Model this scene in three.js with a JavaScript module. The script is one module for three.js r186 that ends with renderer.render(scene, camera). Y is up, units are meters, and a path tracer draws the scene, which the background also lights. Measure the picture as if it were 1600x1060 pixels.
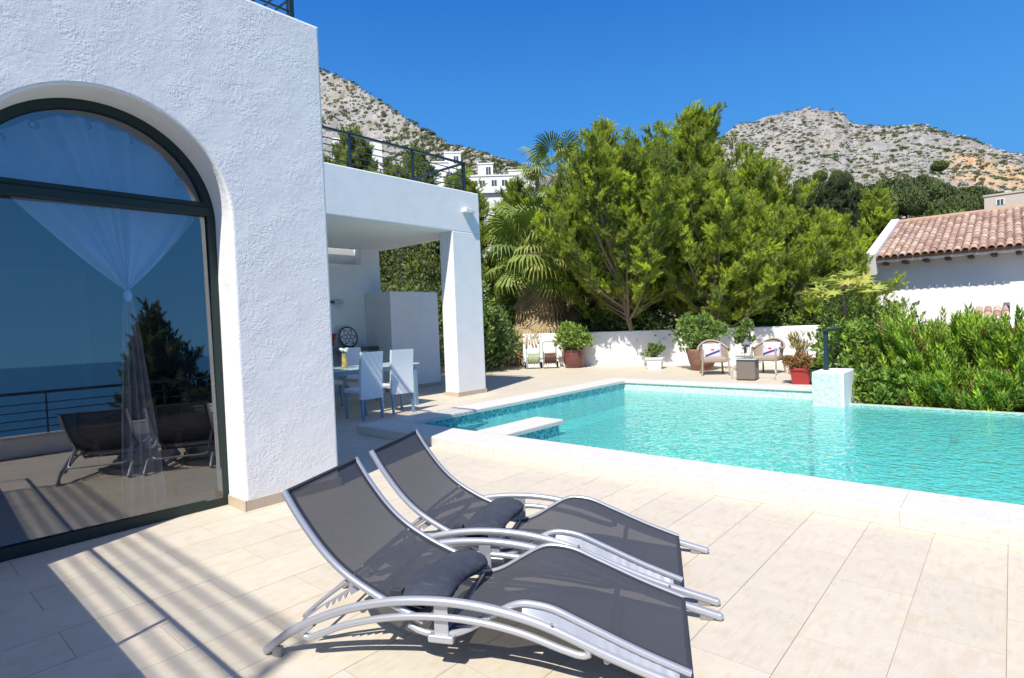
import * as THREE from 'three';
import { RoundedBoxGeometry } from 'three/addons/geometries/RoundedBoxGeometry.js';
import { mergeGeometries } from 'three/addons/utils/BufferGeometryUtils.js';
import { ImprovedNoise } from 'three/addons/math/ImprovedNoise.js';

// ------------------------------------------------------------------ camera, sky, sun, exposure
const scene = new THREE.Scene();
const camera = new THREE.PerspectiveCamera(61.33, 1600 / 1060, 0.05, 90000);
{
  const yaw = -0.718953555, pitch = -0.0276219, roll = -0.0374641;
  const f = new THREE.Vector3(Math.sin(yaw) * Math.cos(pitch), Math.sin(pitch), -Math.cos(yaw) * Math.cos(pitch));
  const r = new THREE.Vector3(Math.cos(yaw), 0, Math.sin(yaw)), u = new THREE.Vector3().crossVectors(r, f);
  const c = Math.cos(roll), s = Math.sin(roll);
  const R = r.clone().multiplyScalar(c).addScaledVector(u, s), U = r.clone().multiplyScalar(-s).addScaledVector(u, c);
  camera.quaternion.setFromRotationMatrix(new THREE.Matrix4().makeBasis(R, U, f.clone().negate()));
  camera.position.set(0, 1.4, 0);
}
scene.add(camera);
const toSun = new THREE.Vector3(0.2475, 1, 0.709).normalize();
const sun = new THREE.DirectionalLight(new THREE.Color(1.0, 0.945, 0.86), 5.0);
sun.position.copy(toSun).multiplyScalar(60); sun.target.position.set(-4, 0, -7);
sun.position.add(sun.target.position); scene.add(sun, sun.target);
sun.castShadow = true; sun.shadow.radius = 1; sun.shadow.mapSize.set(4096, 4096);
Object.assign(sun.shadow.camera, { left: -26, right: 26, top: 26, bottom: -26, near: 1, far: 140 });
{
  const W = 512, H = 256, a = new Float32Array(W * H * 4);
  const stops = [[0, 0.13, 0.38, 0.70], [0.12, 0.09, 0.32, 0.68], [0.3, 0.055, 0.25, 0.64], [0.55, 0.013, 0.12, 0.47], [1, 0.007, 0.075, 0.35]];
  for (let j = 0; j < H; j++) {
    const el = ((j + 0.5) / H - 0.5) * Math.PI, s = Math.max(0, Math.sin(el));
    let k = 0; while (k < stops.length - 2 && s > stops[k + 1][0]) k++;
    const A = stops[k], B = stops[k + 1], t = Math.min(1, Math.max(0, (s - A[0]) / (B[0] - A[0])));
    for (let i = 0; i < W; i++) {
      const az = ((i + 0.5) / W - 0.5) * 2 * Math.PI, d = new THREE.Vector3(Math.cos(el) * Math.cos(az), Math.sin(el), Math.cos(el) * Math.sin(az)).dot(toSun);
      const g = 0.55 * Math.pow(Math.max(0, d), 24) + 0.12 * Math.pow(Math.max(0, d), 4), o = (j * W + i) * 4;
      for (let c = 0; c < 3; c++) a[o + c] = A[c + 1] + (B[c + 1] - A[c + 1]) * t + g * [1, 0.98, 0.94][c];
      a[o + 3] = 1;
    }
  }
  const sky = new THREE.DataTexture(a, W, H, THREE.RGBAFormat, THREE.FloatType);
  sky.mapping = THREE.EquirectangularReflectionMapping; sky.magFilter = sky.minFilter = THREE.LinearFilter; sky.needsUpdate = true;
  scene.background = sky; scene.environment = sky;
}
const renderer = new THREE.WebGLRenderer({ antialias: true });
renderer.toneMapping = THREE.LinearToneMapping; renderer.toneMappingExposure = 1.28;
renderer.shadowMap.enabled = true; renderer.shadowMap.type = THREE.PCFSoftShadowMap;

// ------------------------------------------------------------------ helpers
function rng(seed) { let a = seed >>> 0; return () => { a = (a + 0x6D2B79F5) | 0; let t = Math.imul(a ^ (a >>> 15), 1 | a); t = (t + Math.imul(t ^ (t >>> 7), 61 | t)) ^ t; return ((t ^ (t >>> 14)) >>> 0) / 4294967296; }; }
const perlin = new ImprovedNoise();
const N3 = (x, y, z) => perlin.noise(x + 100.5, y + 57.3, z + 31.7);
const fbm = (x, y, z, o = 4) => { let s = 0, a = 0.5, f = 1; for (let k = 0; k < o; k++) { s += a * N3(x * f, y * f, z * f + k * 7.1); a *= 0.5; f *= 2.03; } return s; };
const clamp = (x, a = 0, b = 1) => Math.min(b, Math.max(a, x));
const sstep = (a, b, x) => { const t = clamp((x - a) / (b - a)); return t * t * (3 - 2 * t); };
const lerp = (a, b, t) => a + (b - a) * t;
const V = (x, y, z) => new THREE.Vector3(x, y, z);
const C = (r, g, b) => new THREE.Color().setRGB(r, g, b);

// tileable noise on an n x n lattice of cells
function lattice(seed, n) { const r = rng(seed), a = new Float32Array(n * n); for (let i = 0; i < a.length; i++) a[i] = r(); return (x, y) => { const xi = Math.floor(x), yi = Math.floor(y), fx = x - xi, fy = y - yi, u = fx * fx * (3 - 2 * fx), v = fy * fy * (3 - 2 * fy), m = (k) => ((k % n) + n) % n, g = (i, j) => a[m(j) * n + m(i)]; return lerp(lerp(g(xi, yi), g(xi + 1, yi), u), lerp(g(xi, yi + 1), g(xi + 1, yi + 1), u), v); }; }
function tex(w, h, fn, srgb, rx = 1, ry = 1) {
  const d = new Uint8Array(w * h * 4);
  for (let j = 0; j < h; j++) for (let i = 0; i < w; i++) { const c = fn((i + 0.5) / w, (j + 0.5) / h, i, j), o = (j * w + i) * 4; if (typeof c === 'number') d[o] = d[o + 1] = d[o + 2] = clamp(c) * 255; else for (let k = 0; k < 3; k++) d[o + k] = clamp(c[k]) * 255; d[o + 3] = 255; }
  const t = new THREE.DataTexture(d, w, h); t.wrapS = t.wrapT = THREE.RepeatWrapping; t.magFilter = THREE.LinearFilter; t.minFilter = THREE.LinearMipmapLinearFilter; t.generateMipmaps = true;
  if (srgb) t.colorSpace = THREE.SRGBColorSpace; t.repeat.set(rx, ry); t.needsUpdate = true; return t;
}
const S = (l) => (l <= 0.0031308 ? 12.92 * l : 1.055 * Math.pow(l, 1 / 2.4) - 0.055);   // linear to sRGB for texture bytes
const mat = (c, rough = 0.7, o = {}) => new THREE.MeshStandardMaterial({ color: Array.isArray(c) ? C(...c) : c, roughness: rough, ...o });
const phys = (c, rough, o) => new THREE.MeshPhysicalMaterial({ color: C(...c), roughness: rough, ...o });

const taken = {};
function numbered(n) { if (!(n in taken)) { taken[n] = 0; return n; } taken[n]++; return `${n}_${String(taken[n]).padStart(3, '0')}`; }
function shade(o) { o.castShadow = o.receiveShadow = true; return o; }
function thing(name, label, category, p = [0, 0, 0], turn = 0, group) { const o = new THREE.Group(); o.name = numbered(name); o.position.set(...p); o.rotation.y = turn; o.userData = { label, category }; if (group) o.userData.group = group; scene.add(o); return o; }
function part(name, geo, m, parent, extra) { const o = shade(new THREE.Mesh(Array.isArray(geo) ? join(geo) : geo, m)); o.name = name; if (extra) Object.assign(o.userData, extra); parent.add(o); return o; }
function single(name, geo, m, label, category, group) { const o = part(numbered(name), geo, m, scene); o.userData = { label, category }; if (group) o.userData.group = group; return o; }
function struct(name, geo, m) { const o = part(numbered(name), geo, m, scene); o.userData.kind = 'structure'; return o; }
function copy(src, label, p, turn) { const c = src.clone(); c.name = numbered(src.name.replace(/_\d{3}$/, '')); c.userData = { ...src.userData, label }; if (p) c.position.set(...p); if (turn !== undefined) c.rotation.y = turn; scene.add(c); return c; }

function join(list) {
  const flat = list.map((g) => { const q = g.index ? g.toNonIndexed() : g.clone(); for (const k of Object.keys(q.attributes)) if (!['position', 'normal', 'uv'].includes(k)) q.deleteAttribute(k); if (!q.attributes.uv) q.setAttribute('uv', new THREE.BufferAttribute(new Float32Array(q.attributes.position.count * 2), 2)); return q; });
  return flat.length === 1 ? flat[0] : mergeGeometries(flat);
}
function planarUV(g) {   // metres along the faces
  const q = g.index ? g.toNonIndexed() : g, p = q.attributes.position, uv = new Float32Array(p.count * 2), a = V(), b = V(), c = V();
  for (let i = 0; i < p.count; i += 3) {
    a.fromBufferAttribute(p, i); b.fromBufferAttribute(p, i + 1); c.fromBufferAttribute(p, i + 2);
    const n = b.clone().sub(a).cross(c.clone().sub(a)), ax = Math.abs(n.x), ay = Math.abs(n.y), az = Math.abs(n.z);
    [a, b, c].forEach((v, k) => { const o = (i + k) * 2; if (ay >= ax && ay >= az) { uv[o] = v.x; uv[o + 1] = v.z; } else if (ax >= az) { uv[o] = v.z; uv[o + 1] = v.y; } else { uv[o] = v.x; uv[o + 1] = v.y; } });
  }
  q.setAttribute('uv', new THREE.BufferAttribute(uv, 2)); return q;
}
const B = (x0, x1, y0, y1, z0, z1) => planarUV(new THREE.BoxGeometry(Math.abs(x1 - x0), Math.abs(y1 - y0), Math.abs(z1 - z0)).translate((x0 + x1) / 2, (y0 + y1) / 2, (z0 + z1) / 2));
const RB = (x0, x1, y0, y1, z0, z1, r = 0.02, s = 2) => planarUV(new RoundedBoxGeometry(Math.abs(x1 - x0), Math.abs(y1 - y0), Math.abs(z1 - z0), s, r).translate((x0 + x1) / 2, (y0 + y1) / 2, (z0 + z1) / 2));
function bar(a, b, r, seg = 8, r2 = r) { const A = V(...a), D = V(...b).sub(A), L = D.length(), g = new THREE.CylinderGeometry(r2, r, L, seg); g.translate(0, L / 2, 0); g.applyQuaternion(new THREE.Quaternion().setFromUnitVectors(V(0, 1, 0), D.normalize())); g.translate(A.x, A.y, A.z); return g; }
function beamGeo(a, b, w, h) { const A = V(...a), D = V(...b).sub(A), L = D.length(), g = new THREE.BoxGeometry(w, h, L); g.translate(0, 0, L / 2); const m = new THREE.Matrix4().lookAt(V(...b), A, V(0, 1, 0)); g.applyMatrix4(m); g.translate(A.x, A.y, A.z); return g; }
function tube(pts, r, seg = 40, rad = 10, closed = false) { return new THREE.TubeGeometry(new THREE.CatmullRomCurve3(pts.map((p) => V(...p)), closed, 'centripetal'), seg, r, rad, closed); }
const lathe = (pts, seg = 28) => new THREE.LatheGeometry(pts.map((p) => new THREE.Vector2(...p)), seg);
function grid(nu, nv, fn) {   // fn(u,v) -> [x,y,z]
  const P = [], I = [], T = []; for (let j = 0; j <= nv; j++) for (let i = 0; i <= nu; i++) { P.push(...fn(i / nu, j / nv)); T.push(i / nu, j / nv); }
  for (let j = 0; j < nv; j++) for (let i = 0; i < nu; i++) { const a = j * (nu + 1) + i; I.push(a, a + 1, a + nu + 2, a, a + nu + 2, a + nu + 1); }
  const g = new THREE.BufferGeometry(); g.setAttribute('position', new THREE.Float32BufferAttribute(P, 3)); g.setAttribute('uv', new THREE.Float32BufferAttribute(T, 2)); g.setIndex(I); g.computeVertexNormals(); return g;
}

// ------------------------------------------------------------------ textures and materials
const la = lattice(1, 16), lb = lattice(2, 64), lc = lattice(3, 128), ld = lattice(4, 256), le = lattice(5, 8);
const stuccoBump = tex(1024, 1024, (u, v) => {
  const w = (lb(u * 32, v * 32) - 0.5) * 0.02, r1 = 1 - Math.abs(2 * lb((u + w) * 64, (v - w) * 64) - 1), r2 = 1 - Math.abs(2 * lc(u * 128 + 3, (v + w) * 128) - 1);
  const m = 0.12 + 0.88 * sstep(0.3, 0.72, 0.5 * la(u * 16, v * 16) + 0.5 * le(u * 8, v * 8));
  return 0.2 + 0.22 * la(u * 16 + 5, v * 16) + m * (0.2 * r1 + 0.16 * r2) + 0.1 * ld(u * 256, v * 256) + 0.14 * lb(u * 64 + 9, v * 64);
}, false, 1 / 1.7, 1 / 1.7);
const stuccoTone = tex(256, 256, (u, v) => { const k = 0.93 + 0.05 * la(u * 16, v * 16) + 0.03 * lb(u * 64, v * 64); return [S(0.8 * k), S(0.8 * k), S(0.79 * k)]; }, true, 1 / 3.1, 1 / 3.1);
const stucco = new THREE.MeshStandardMaterial({ map: stuccoTone, roughness: 0.9, bumpMap: stuccoBump, bumpScale: 0.0065 });
const stuccoFine = new THREE.MeshStandardMaterial({ map: stuccoTone, roughness: 0.9, bumpMap: stuccoBump, bumpScale: 0.0035 });
const plaster = mat([0.78, 0.775, 0.75], 0.92);
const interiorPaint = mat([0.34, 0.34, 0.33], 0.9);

const tileTex = tex(512, 512, (u, v) => {
  const streak = lb(u * 64, v * 6) * 0.5 + lc(u * 128, v * 24) * 0.3 + ld(u * 256, v * 256) * 0.2, blotch = la(u * 8, v * 16), k = 0.92 + 0.08 * streak + 0.06 * (blotch - 0.5), w = sstep(0.55, 0.9, lb(u * 32 + 7, v * 12)) * 0.05;
  return [S((0.60 - w * 0.3) * k), S((0.542 - w * 0.7) * k), S((0.445 - w * 1.1) * k)];
}, true);
const tileBump = tex(512, 512, (u, v) => 0.6 * lc(u * 128, v * 40) + 0.25 * ld(u * 256, v * 200) + 0.15 * sstep(0.72, 0.9, lb(u * 40, v * 64)), false);
const rT = rng(77);
const tileMats = Array.from({ length: 7 }, (_, k) => {
  const t = tileTex.clone(), b = tileBump.clone(), ox = rT(), oy = rT(), kk = 0.955 + 0.09 * rT();
  for (const q of [t, b]) { q.repeat.set(0.42, 0.85); q.offset.set(ox, oy); q.needsUpdate = true; }
  return new THREE.MeshStandardMaterial({ map: t, bumpMap: b, bumpScale: 0.0012, roughness: 0.62, color: C(kk, kk * (0.985 + 0.02 * rT()), kk * (0.96 + 0.05 * rT())) });
});
const grout = mat([0.46, 0.38, 0.295], 0.95);
const skirtMat = new THREE.MeshStandardMaterial({ map: tileTex, roughness: 0.6, color: C(0.86, 0.8, 0.74) });
const copingTex = tex(512, 512, (u, v) => { const k = 0.9 + 0.07 * la(u * 16, v * 16) + 0.05 * lc(u * 128, v * 128), s = sstep(0.66, 0.95, lb(u * 48, v * 48)) * 0.07; return [S(0.63 * k - s * 0.5), S(0.605 * k - s * 0.8), S(0.56 * k - s)]; }, true, 0.9, 0.9);
const coping = new THREE.MeshStandardMaterial({ map: copingTex, roughness: 0.75, bumpMap: stuccoBump, bumpScale: 0.0015 });

function mosaicTex(seed, pal) {
  const r = rng(seed), n = 40, cells = Array.from({ length: n * n }, () => { const p = pal[Math.floor(r() * pal.length)], k = 0.85 + 0.3 * r(); return p.map((x) => S(clamp(x * k))); });
  return tex(640, 640, (u, v) => { const x = u * n, y = v * n, fx = x % 1, fy = y % 1; if (fx < 0.09 || fy < 0.09) return [S(0.45), S(0.55), S(0.53)]; return cells[Math.floor(y) * n + Math.floor(x)]; }, true);
}
const mosaic = mosaicTex(11, [[0.03, 0.3, 0.38], [0.05, 0.42, 0.42], [0.12, 0.5, 0.46], [0.25, 0.6, 0.54], [0.02, 0.22, 0.36], [0.08, 0.46, 0.5]]);
mosaic.repeat.set(1.0, 1.0);
const mosaicMat = new THREE.MeshStandardMaterial({ map: mosaic, roughness: 0.25 });
const paleMosaic = mosaicTex(12, [[0.56, 0.68, 0.58], [0.64, 0.7, 0.63], [0.46, 0.62, 0.53], [0.68, 0.7, 0.63], [0.6, 0.69, 0.64]]);
const paleMosaicMat = new THREE.MeshStandardMaterial({ map: paleMosaic, roughness: 0.3 });
const basinTex = mosaicTex(13, [[0.3, 0.72, 0.68], [0.36, 0.78, 0.73], [0.26, 0.66, 0.66], [0.4, 0.8, 0.75], [0.32, 0.74, 0.74]]);
const basinMat = new THREE.MeshStandardMaterial({ map: basinTex, roughness: 0.4 });

const w1 = lattice(21, 16), w2 = lattice(22, 32), w3 = lattice(23, 64);
const waterBump = tex(1024, 1024, (u, v) => { const q = 0.02 * w1(u * 16, v * 16); const rid = (x) => 1 - Math.abs(2 * x - 1); return 0.45 * rid(w1(u * 16 + q * 20, v * 16)) + 0.32 * rid(w2(u * 32, v * 32 + q * 30)) + 0.2 * w3(u * 64, v * 64); }, false, 1 / 1.7, 1 / 1.7);
const waterMat = new THREE.MeshPhysicalMaterial({ color: C(0.245, 0.81, 0.79), roughness: 0.04, transmission: 0.68, thickness: 0, ior: 1.33, bumpMap: waterBump, bumpScale: 0.022 });

const darkMetal = mat([0.018, 0.045, 0.06], 0.45, { metalness: 0.3 });
const frameGreen = mat([0.007, 0.022, 0.019], 0.55);
const silver = mat([0.46, 0.47, 0.5], 0.36, { metalness: 0.5 });
const silverDark = mat([0.3, 0.31, 0.33], 0.45, { metalness: 0.5 });
const weaveTone = tex(256, 256, (u, v, i, j) => { const k = 0.82 + 0.3 * lc(u * 128, v * 128) + ((i + j) % 2 ? 0.06 : -0.06); return [S(0.06 * k), S(0.064 * k), S(0.077 * k)]; }, true, 3, 3);
const weaveBump = tex(128, 128, (u, v, i, j) => 0.5 + 0.25 * Math.sin(u * Math.PI * 64) + 0.25 * Math.sin(v * Math.PI * 64), false, 8, 8);
const sling = new THREE.MeshStandardMaterial({ map: weaveTone, bumpMap: weaveBump, bumpScale: 0.0006, roughness: 0.85, transparent: true, opacity: 0.9, side: THREE.DoubleSide });
const hem = mat([0.035, 0.037, 0.046], 0.85);
const padTone = tex(256, 256, (u, v) => { const k = 0.75 + 0.4 * lb(u * 64, v * 64) * la(u * 16, v * 16) + 0.25 * sstep(0.8, 0.95, la(u * 16 + 3, v * 16)); return [S(0.045 * k), S(0.053 * k), S(0.075 * k)]; }, true);
const pad = new THREE.MeshStandardMaterial({ map: padTone, roughness: 0.9 });
const black = mat([0.012, 0.012, 0.014], 0.6);
const whitePlastic = mat([0.78, 0.78, 0.76], 0.45);
const glass = new THREE.MeshPhysicalMaterial({ color: C(0.56, 0.72, 0.9), roughness: 0, transmission: 1, thickness: 0, ior: 2.55 });
const clay = (r, g, b) => { const t = tex(128, 128, (u, v) => { const k = 0.78 + 0.3 * la(u * 16, v * 16) + 0.14 * lb(u * 64, v * 64); return [S(r * k), S(g * k), S(b * k)]; }, true, 3, 3); return new THREE.MeshStandardMaterial({ map: t, roughness: 0.75 }); };
const barkTex = tex(128, 256, (u, v) => { const k = 0.5 + 0.7 * lb(u * 32, v * 12) * (0.6 + 0.4 * lb(u * 64, v * 64)); return [S(0.2 * k), S(0.155 * k), S(0.12 * k)]; }, true, 2, 3);
const bark = new THREE.MeshStandardMaterial({ map: barkTex, roughness: 0.95, bumpMap: barkTex, bumpScale: 0.02 });
const leafMat = (tr = 0.35, rough = 0.6) => new THREE.MeshPhysicalMaterial({ color: 0xffffff, roughness: Math.max(rough, 0.55), transmission: tr, thickness: 0, side: THREE.DoubleSide });
const needleMat = leafMat(0.48, 0.9), softLeaf = leafMat(0.4, 0.8), glossLeaf = leafMat(0.35, 0.55);

// ------------------------------------------------------------------ terrain, sea
const prof = [[-180, 6, 300], [-120, 15, 300], [-90, 24, 320], [-64, 25.0, 320], [-58.9, 23.4, 300], [-57.45, 23.2, 292], [-55.1, 22.4, 280], [-52.8, 20.9, 250], [-50.4, 19.7, 220], [-48, 18.2, 190], [-45.5, 16.9, 165], [-43, 16.0, 145], [-40.5, 15.1, 140], [-38.6, 14.6, 140], [-34, 12.5, 170], [-28, 13, 300], [-23, 15.2, 430], [-19.3, 16.85, 520], [-17.7, 17.1, 525], [-16.1, 17.35, 530], [-14.5, 17.4, 530], [-13, 17.2, 530], [-11.6, 16.85, 530], [-10.7, 16.4, 530], [-10.2, 15.6, 530], [-8.8, 15.15, 525], [-7.7, 14.8, 520], [-7, 14.65, 520], [-5.75, 14.5, 520], [-4.9, 14.15, 520], [-3.7, 13.4, 515], [-3, 13.0, 510], [-2.5, 12.9, 510], [-1.76, 12.4, 510], [-0.65, 11.65, 510], [0.8, 10.9, 510], [8, 8, 480], [20, 3, 420], [35, -8, 360], [50, -22, 320], [90, -26, 300], [130, -20, 320], [160, -4, 310], [180, 6, 300]];
function profAt(az) { let k = 0; while (k < prof.length - 2 && az > prof[k + 1][0]) k++; const a = prof[k], b = prof[k + 1], t = clamp((az - a[0]) / (b[0] - a[0])); return [lerp(a[1], b[1], t), lerp(a[2], b[2], t)]; }
function ground(x, z) {
  const r = Math.hypot(x, z), az = Math.atan2(x, -z) * 180 / Math.PI, [Sd, R] = profAt(az), HR = 1.4 + R * Math.tan(Sd * Math.PI / 180), t = r / R;
  const seaward = sstep(14, 34, az) * sstep(172, 150, az), near = lerp(lerp(-2.4, -0.25, sstep(13, 16.5, r)), -5.5, seaward), start = sstep(16, 40, r);
  let g; if (HR > 0) g = t <= 1 ? 0.25 * t + 0.75 * Math.pow(t, 2.5) : 1 - (t - 1) * 0.9; else g = t;
  let y = near + start * (HR * g);
  const amp = sstep(25, 160, r) * (HR > 0 ? 1 : 0.7);
  y += amp * (7 * fbm(x / 70, 1.3, z / 70, 3) + 4.2 * fbm(x / 19, 5.1, z / 19, 3) + 1.5 * Math.abs(fbm(x / 6, 8.3, z / 6, 3))) * sstep(0, 0.3, t) * (t > 0.985 ? 0.55 : 1);
  return y;
}
{
  const azs = []; for (let a = -180; a < -64; a += 2) azs.push(a); for (let a = -64; a < 5; a += 0.17) azs.push(a); for (let a = 5; a < 180; a += 2.5) azs.push(a); azs.push(180);
  const rs = [0.1, 6]; for (let r = 12; r < 820; r *= 1.0135) rs.push(r);
  const P = [], K = [], I = [], T = [], nA = azs.length, nR = rs.length;
  for (let j = 0; j < nR; j++) for (let i = 0; i < nA; i++) {
    const a = azs[i] * Math.PI / 180, r = rs[j], x = Math.sin(a) * r, z = -Math.cos(a) * r, y = ground(x, z); P.push(x, y, z); T.push(x / 9, z / 9);
    const n1 = fbm(x / 30, 2, z / 30, 4), n2 = fbm(x / 7, y / 5, z / 7, 3), n3 = fbm(x / 2.6, y / 2.2 + 4, z / 2.6, 2), [, R] = profAt(azs[i]);
    let c = [0.33 + 0.2 * n2, 0.312 + 0.185 * n2, 0.285 + 0.16 * n2];
    const strata = sstep(0.1, 0.45, Math.abs(N3(x / 60, y / 2.4, z / 60)) + 0.35 * n3); c = c.map((v) => v * lerp(1.08, 0.72, strata * 0.8));
    const earth = sstep(0.02, 0.22, n1); c = [lerp(c[0], 0.37, earth * 0.5), lerp(c[1], 0.325, earth * 0.5), lerp(c[2], 0.26, earth * 0.5)];
    const green = sstep(0.06, 0.2, n3 + 0.7 * n2 - 0.12 + 0.2 * (1 - clamp(r / R))); c = [lerp(c[0], 0.13, green * 0.75), lerp(c[1], 0.145, green * 0.75), lerp(c[2], 0.06, green * 0.75)];
    const az = azs[i], q = sstep(-4.6, -2.4, az) * sstep(9, 4, az) * sstep(0.70, 0.75, r / R) * sstep(0.93, 0.87, r / R + 0.08 * n1); c = [lerp(c[0], 0.52 + 0.2 * n2, q), lerp(c[1], 0.36 + 0.3 * n3, q), lerp(c[2], 0.21 + 0.3 * n3, q)];
    if (r < 60) { const k = sstep(60, 30, r); c = [lerp(c[0], 0.2, k), lerp(c[1], 0.16, k), lerp(c[2], 0.1, k)]; }
    K.push(...c.map((v) => clamp(v, 0.02, 0.75)));
  }
  for (let j = 0; j < nR - 1; j++) for (let i = 0; i < nA - 1; i++) { const a = j * nA + i; I.push(a, a + 1, a + nA + 1, a, a + nA + 1, a + nA); }
  const g = new THREE.BufferGeometry(); g.setAttribute('position', new THREE.Float32BufferAttribute(P, 3)); g.setAttribute('color', new THREE.Float32BufferAttribute(K, 3)); g.setAttribute('uv', new THREE.Float32BufferAttribute(T, 2)); g.setIndex(I); g.computeVertexNormals();
  const grain = tex(256, 256, (u, v) => { const k = 0.8 + 0.28 * lb(u * 64, v * 64) + 0.14 * lc(u * 128, v * 128); return [k, k, k]; }, false);
  struct('mountain_terrain', g, new THREE.MeshStandardMaterial({ vertexColors: true, map: grain, roughness: 0.95, bumpMap: grain, bumpScale: 1.2 }));
  const sea = new THREE.CircleGeometry(45000, 96).rotateX(-Math.PI / 2).translate(0, -120, 0);
  struct('sea', sea, mat([0.008, 0.045, 0.12], 0.22));
}
const onGround = (az, r, dy = 0) => { const a = az * Math.PI / 180, x = Math.sin(a) * r, z = -Math.cos(a) * r; return [x, ground(x, z) + dy, z]; };

// ------------------------------------------------------------------ terrace of stone tiles
const PW = -6.40, PN = -4.62, PF = -10.72;                 // the pool's cut-out in the deck: left, near and far edge (under the coping)
{
  const slab = new THREE.Shape([[-13.6, -3.2], [0.6, -3.2], [0.6, -PN], [PW, -PN], [PW, -PF], [-1.6, -PF], [-1.6, 18.6], [-4.2, 17.6], [-13.6, 13.6]].map((p) => new THREE.Vector2(...p)));
  const g = new THREE.ExtrudeGeometry(slab, { depth: 0.3, bevelEnabled: false }).rotateX(-Math.PI / 2).translate(0, -0.306, 0);
  const terrace = struct('terrace', planarUV(g), grout);
  const TX = 0.343, TZ = 0.686, list = [], r = rng(5);
  const wallZ = (x) => -14.0 - (x + 11.7) * 0.4 - 0.02;
  for (let k = -1; k < 40; k++) {
    const xa = -0.03 - 0.343 * (k + 1), xb = xa + TX, off = (k % 2 ? -0.57 : -0.9) + TZ * 5;
    for (let m = 0; m < 32; m++) {
      let z1 = off - TZ * m, z0 = z1 - TZ, x0 = xa, x1 = xb; const cx = (x0 + x1) / 2, cz = (z0 + z1) / 2;
      if (x1 > 0.5 || x0 < -13.4 || z1 > 3.1) continue;
      if (x0 > PW - 0.05 || x1 > PW + 0.05) {               // clip round the pool
        if (x1 > PW && z0 < PN && z1 > PF) { if (x0 < PW - 0.03) x1 = PW; else if (z1 > PN + 0.03) z0 = PN; else if (z0 < PF - 0.03) z1 = PF; else continue; }
      }
      if (cz < PF && cx > -1.75) continue;
      if (z0 < wallZ(cx) - 0.35 || (x1 < -4.85 && cz > -2.5)) continue;
      if (x0 < -4.905 && x1 > -4.905 && cz > -2.5) x0 = -4.905;
      const d = Math.hypot(cx, 1.4, cz), vis = Math.atan2(cx, -cz) * 180 / Math.PI;
      const hid = (cx < -8.8 && cz > -3.5) || vis < -84 || vis > 6 || cz > -0.3;
      list.push({ x0, x1, z0, z1, size: hid ? 0 : 1 / (d * d), y: (r() - 0.5) * 0.0012, m: Math.floor(r() * 7), flip: r() < 0.5 });
    }
  }
  list.sort((a, b) => b.size - a.size);
  const unit = new THREE.BoxGeometry(1, 1, 1), gap = 0.0016, rest = [];
  { const uv = unit.attributes.uv, p = unit.attributes.position; for (let i = 0; i < uv.count; i++) uv.setXY(i, p.getX(i), p.getZ(i)); }
  list.forEach((t, i) => {
    const w = t.x1 - t.x0 - gap * 2, l = t.z1 - t.z0 - gap * 2; if (w < 0.02 || l < 0.02) return;
    if (i < 290) { const o = part('tile', unit, tileMats[t.m], terrace); o.scale.set(w * (t.flip ? 1 : 1), 0.014, l); o.position.set((t.x0 + t.x1) / 2, -0.007 + t.y, (t.z0 + t.z1) / 2); if (t.flip) o.rotation.y = Math.PI; }
    else (rest[t.m % 3] ??= []).push(unit.clone().scale(w, 0.014, l).translate((t.x0 + t.x1) / 2, -0.007 + t.y, (t.z0 + t.z1) / 2));
  });
  rest.forEach((q, k) => part('far_tiles', mergeGeometries(q), tileMats[k], terrace, { kind: 'stuff' }));
}

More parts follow.
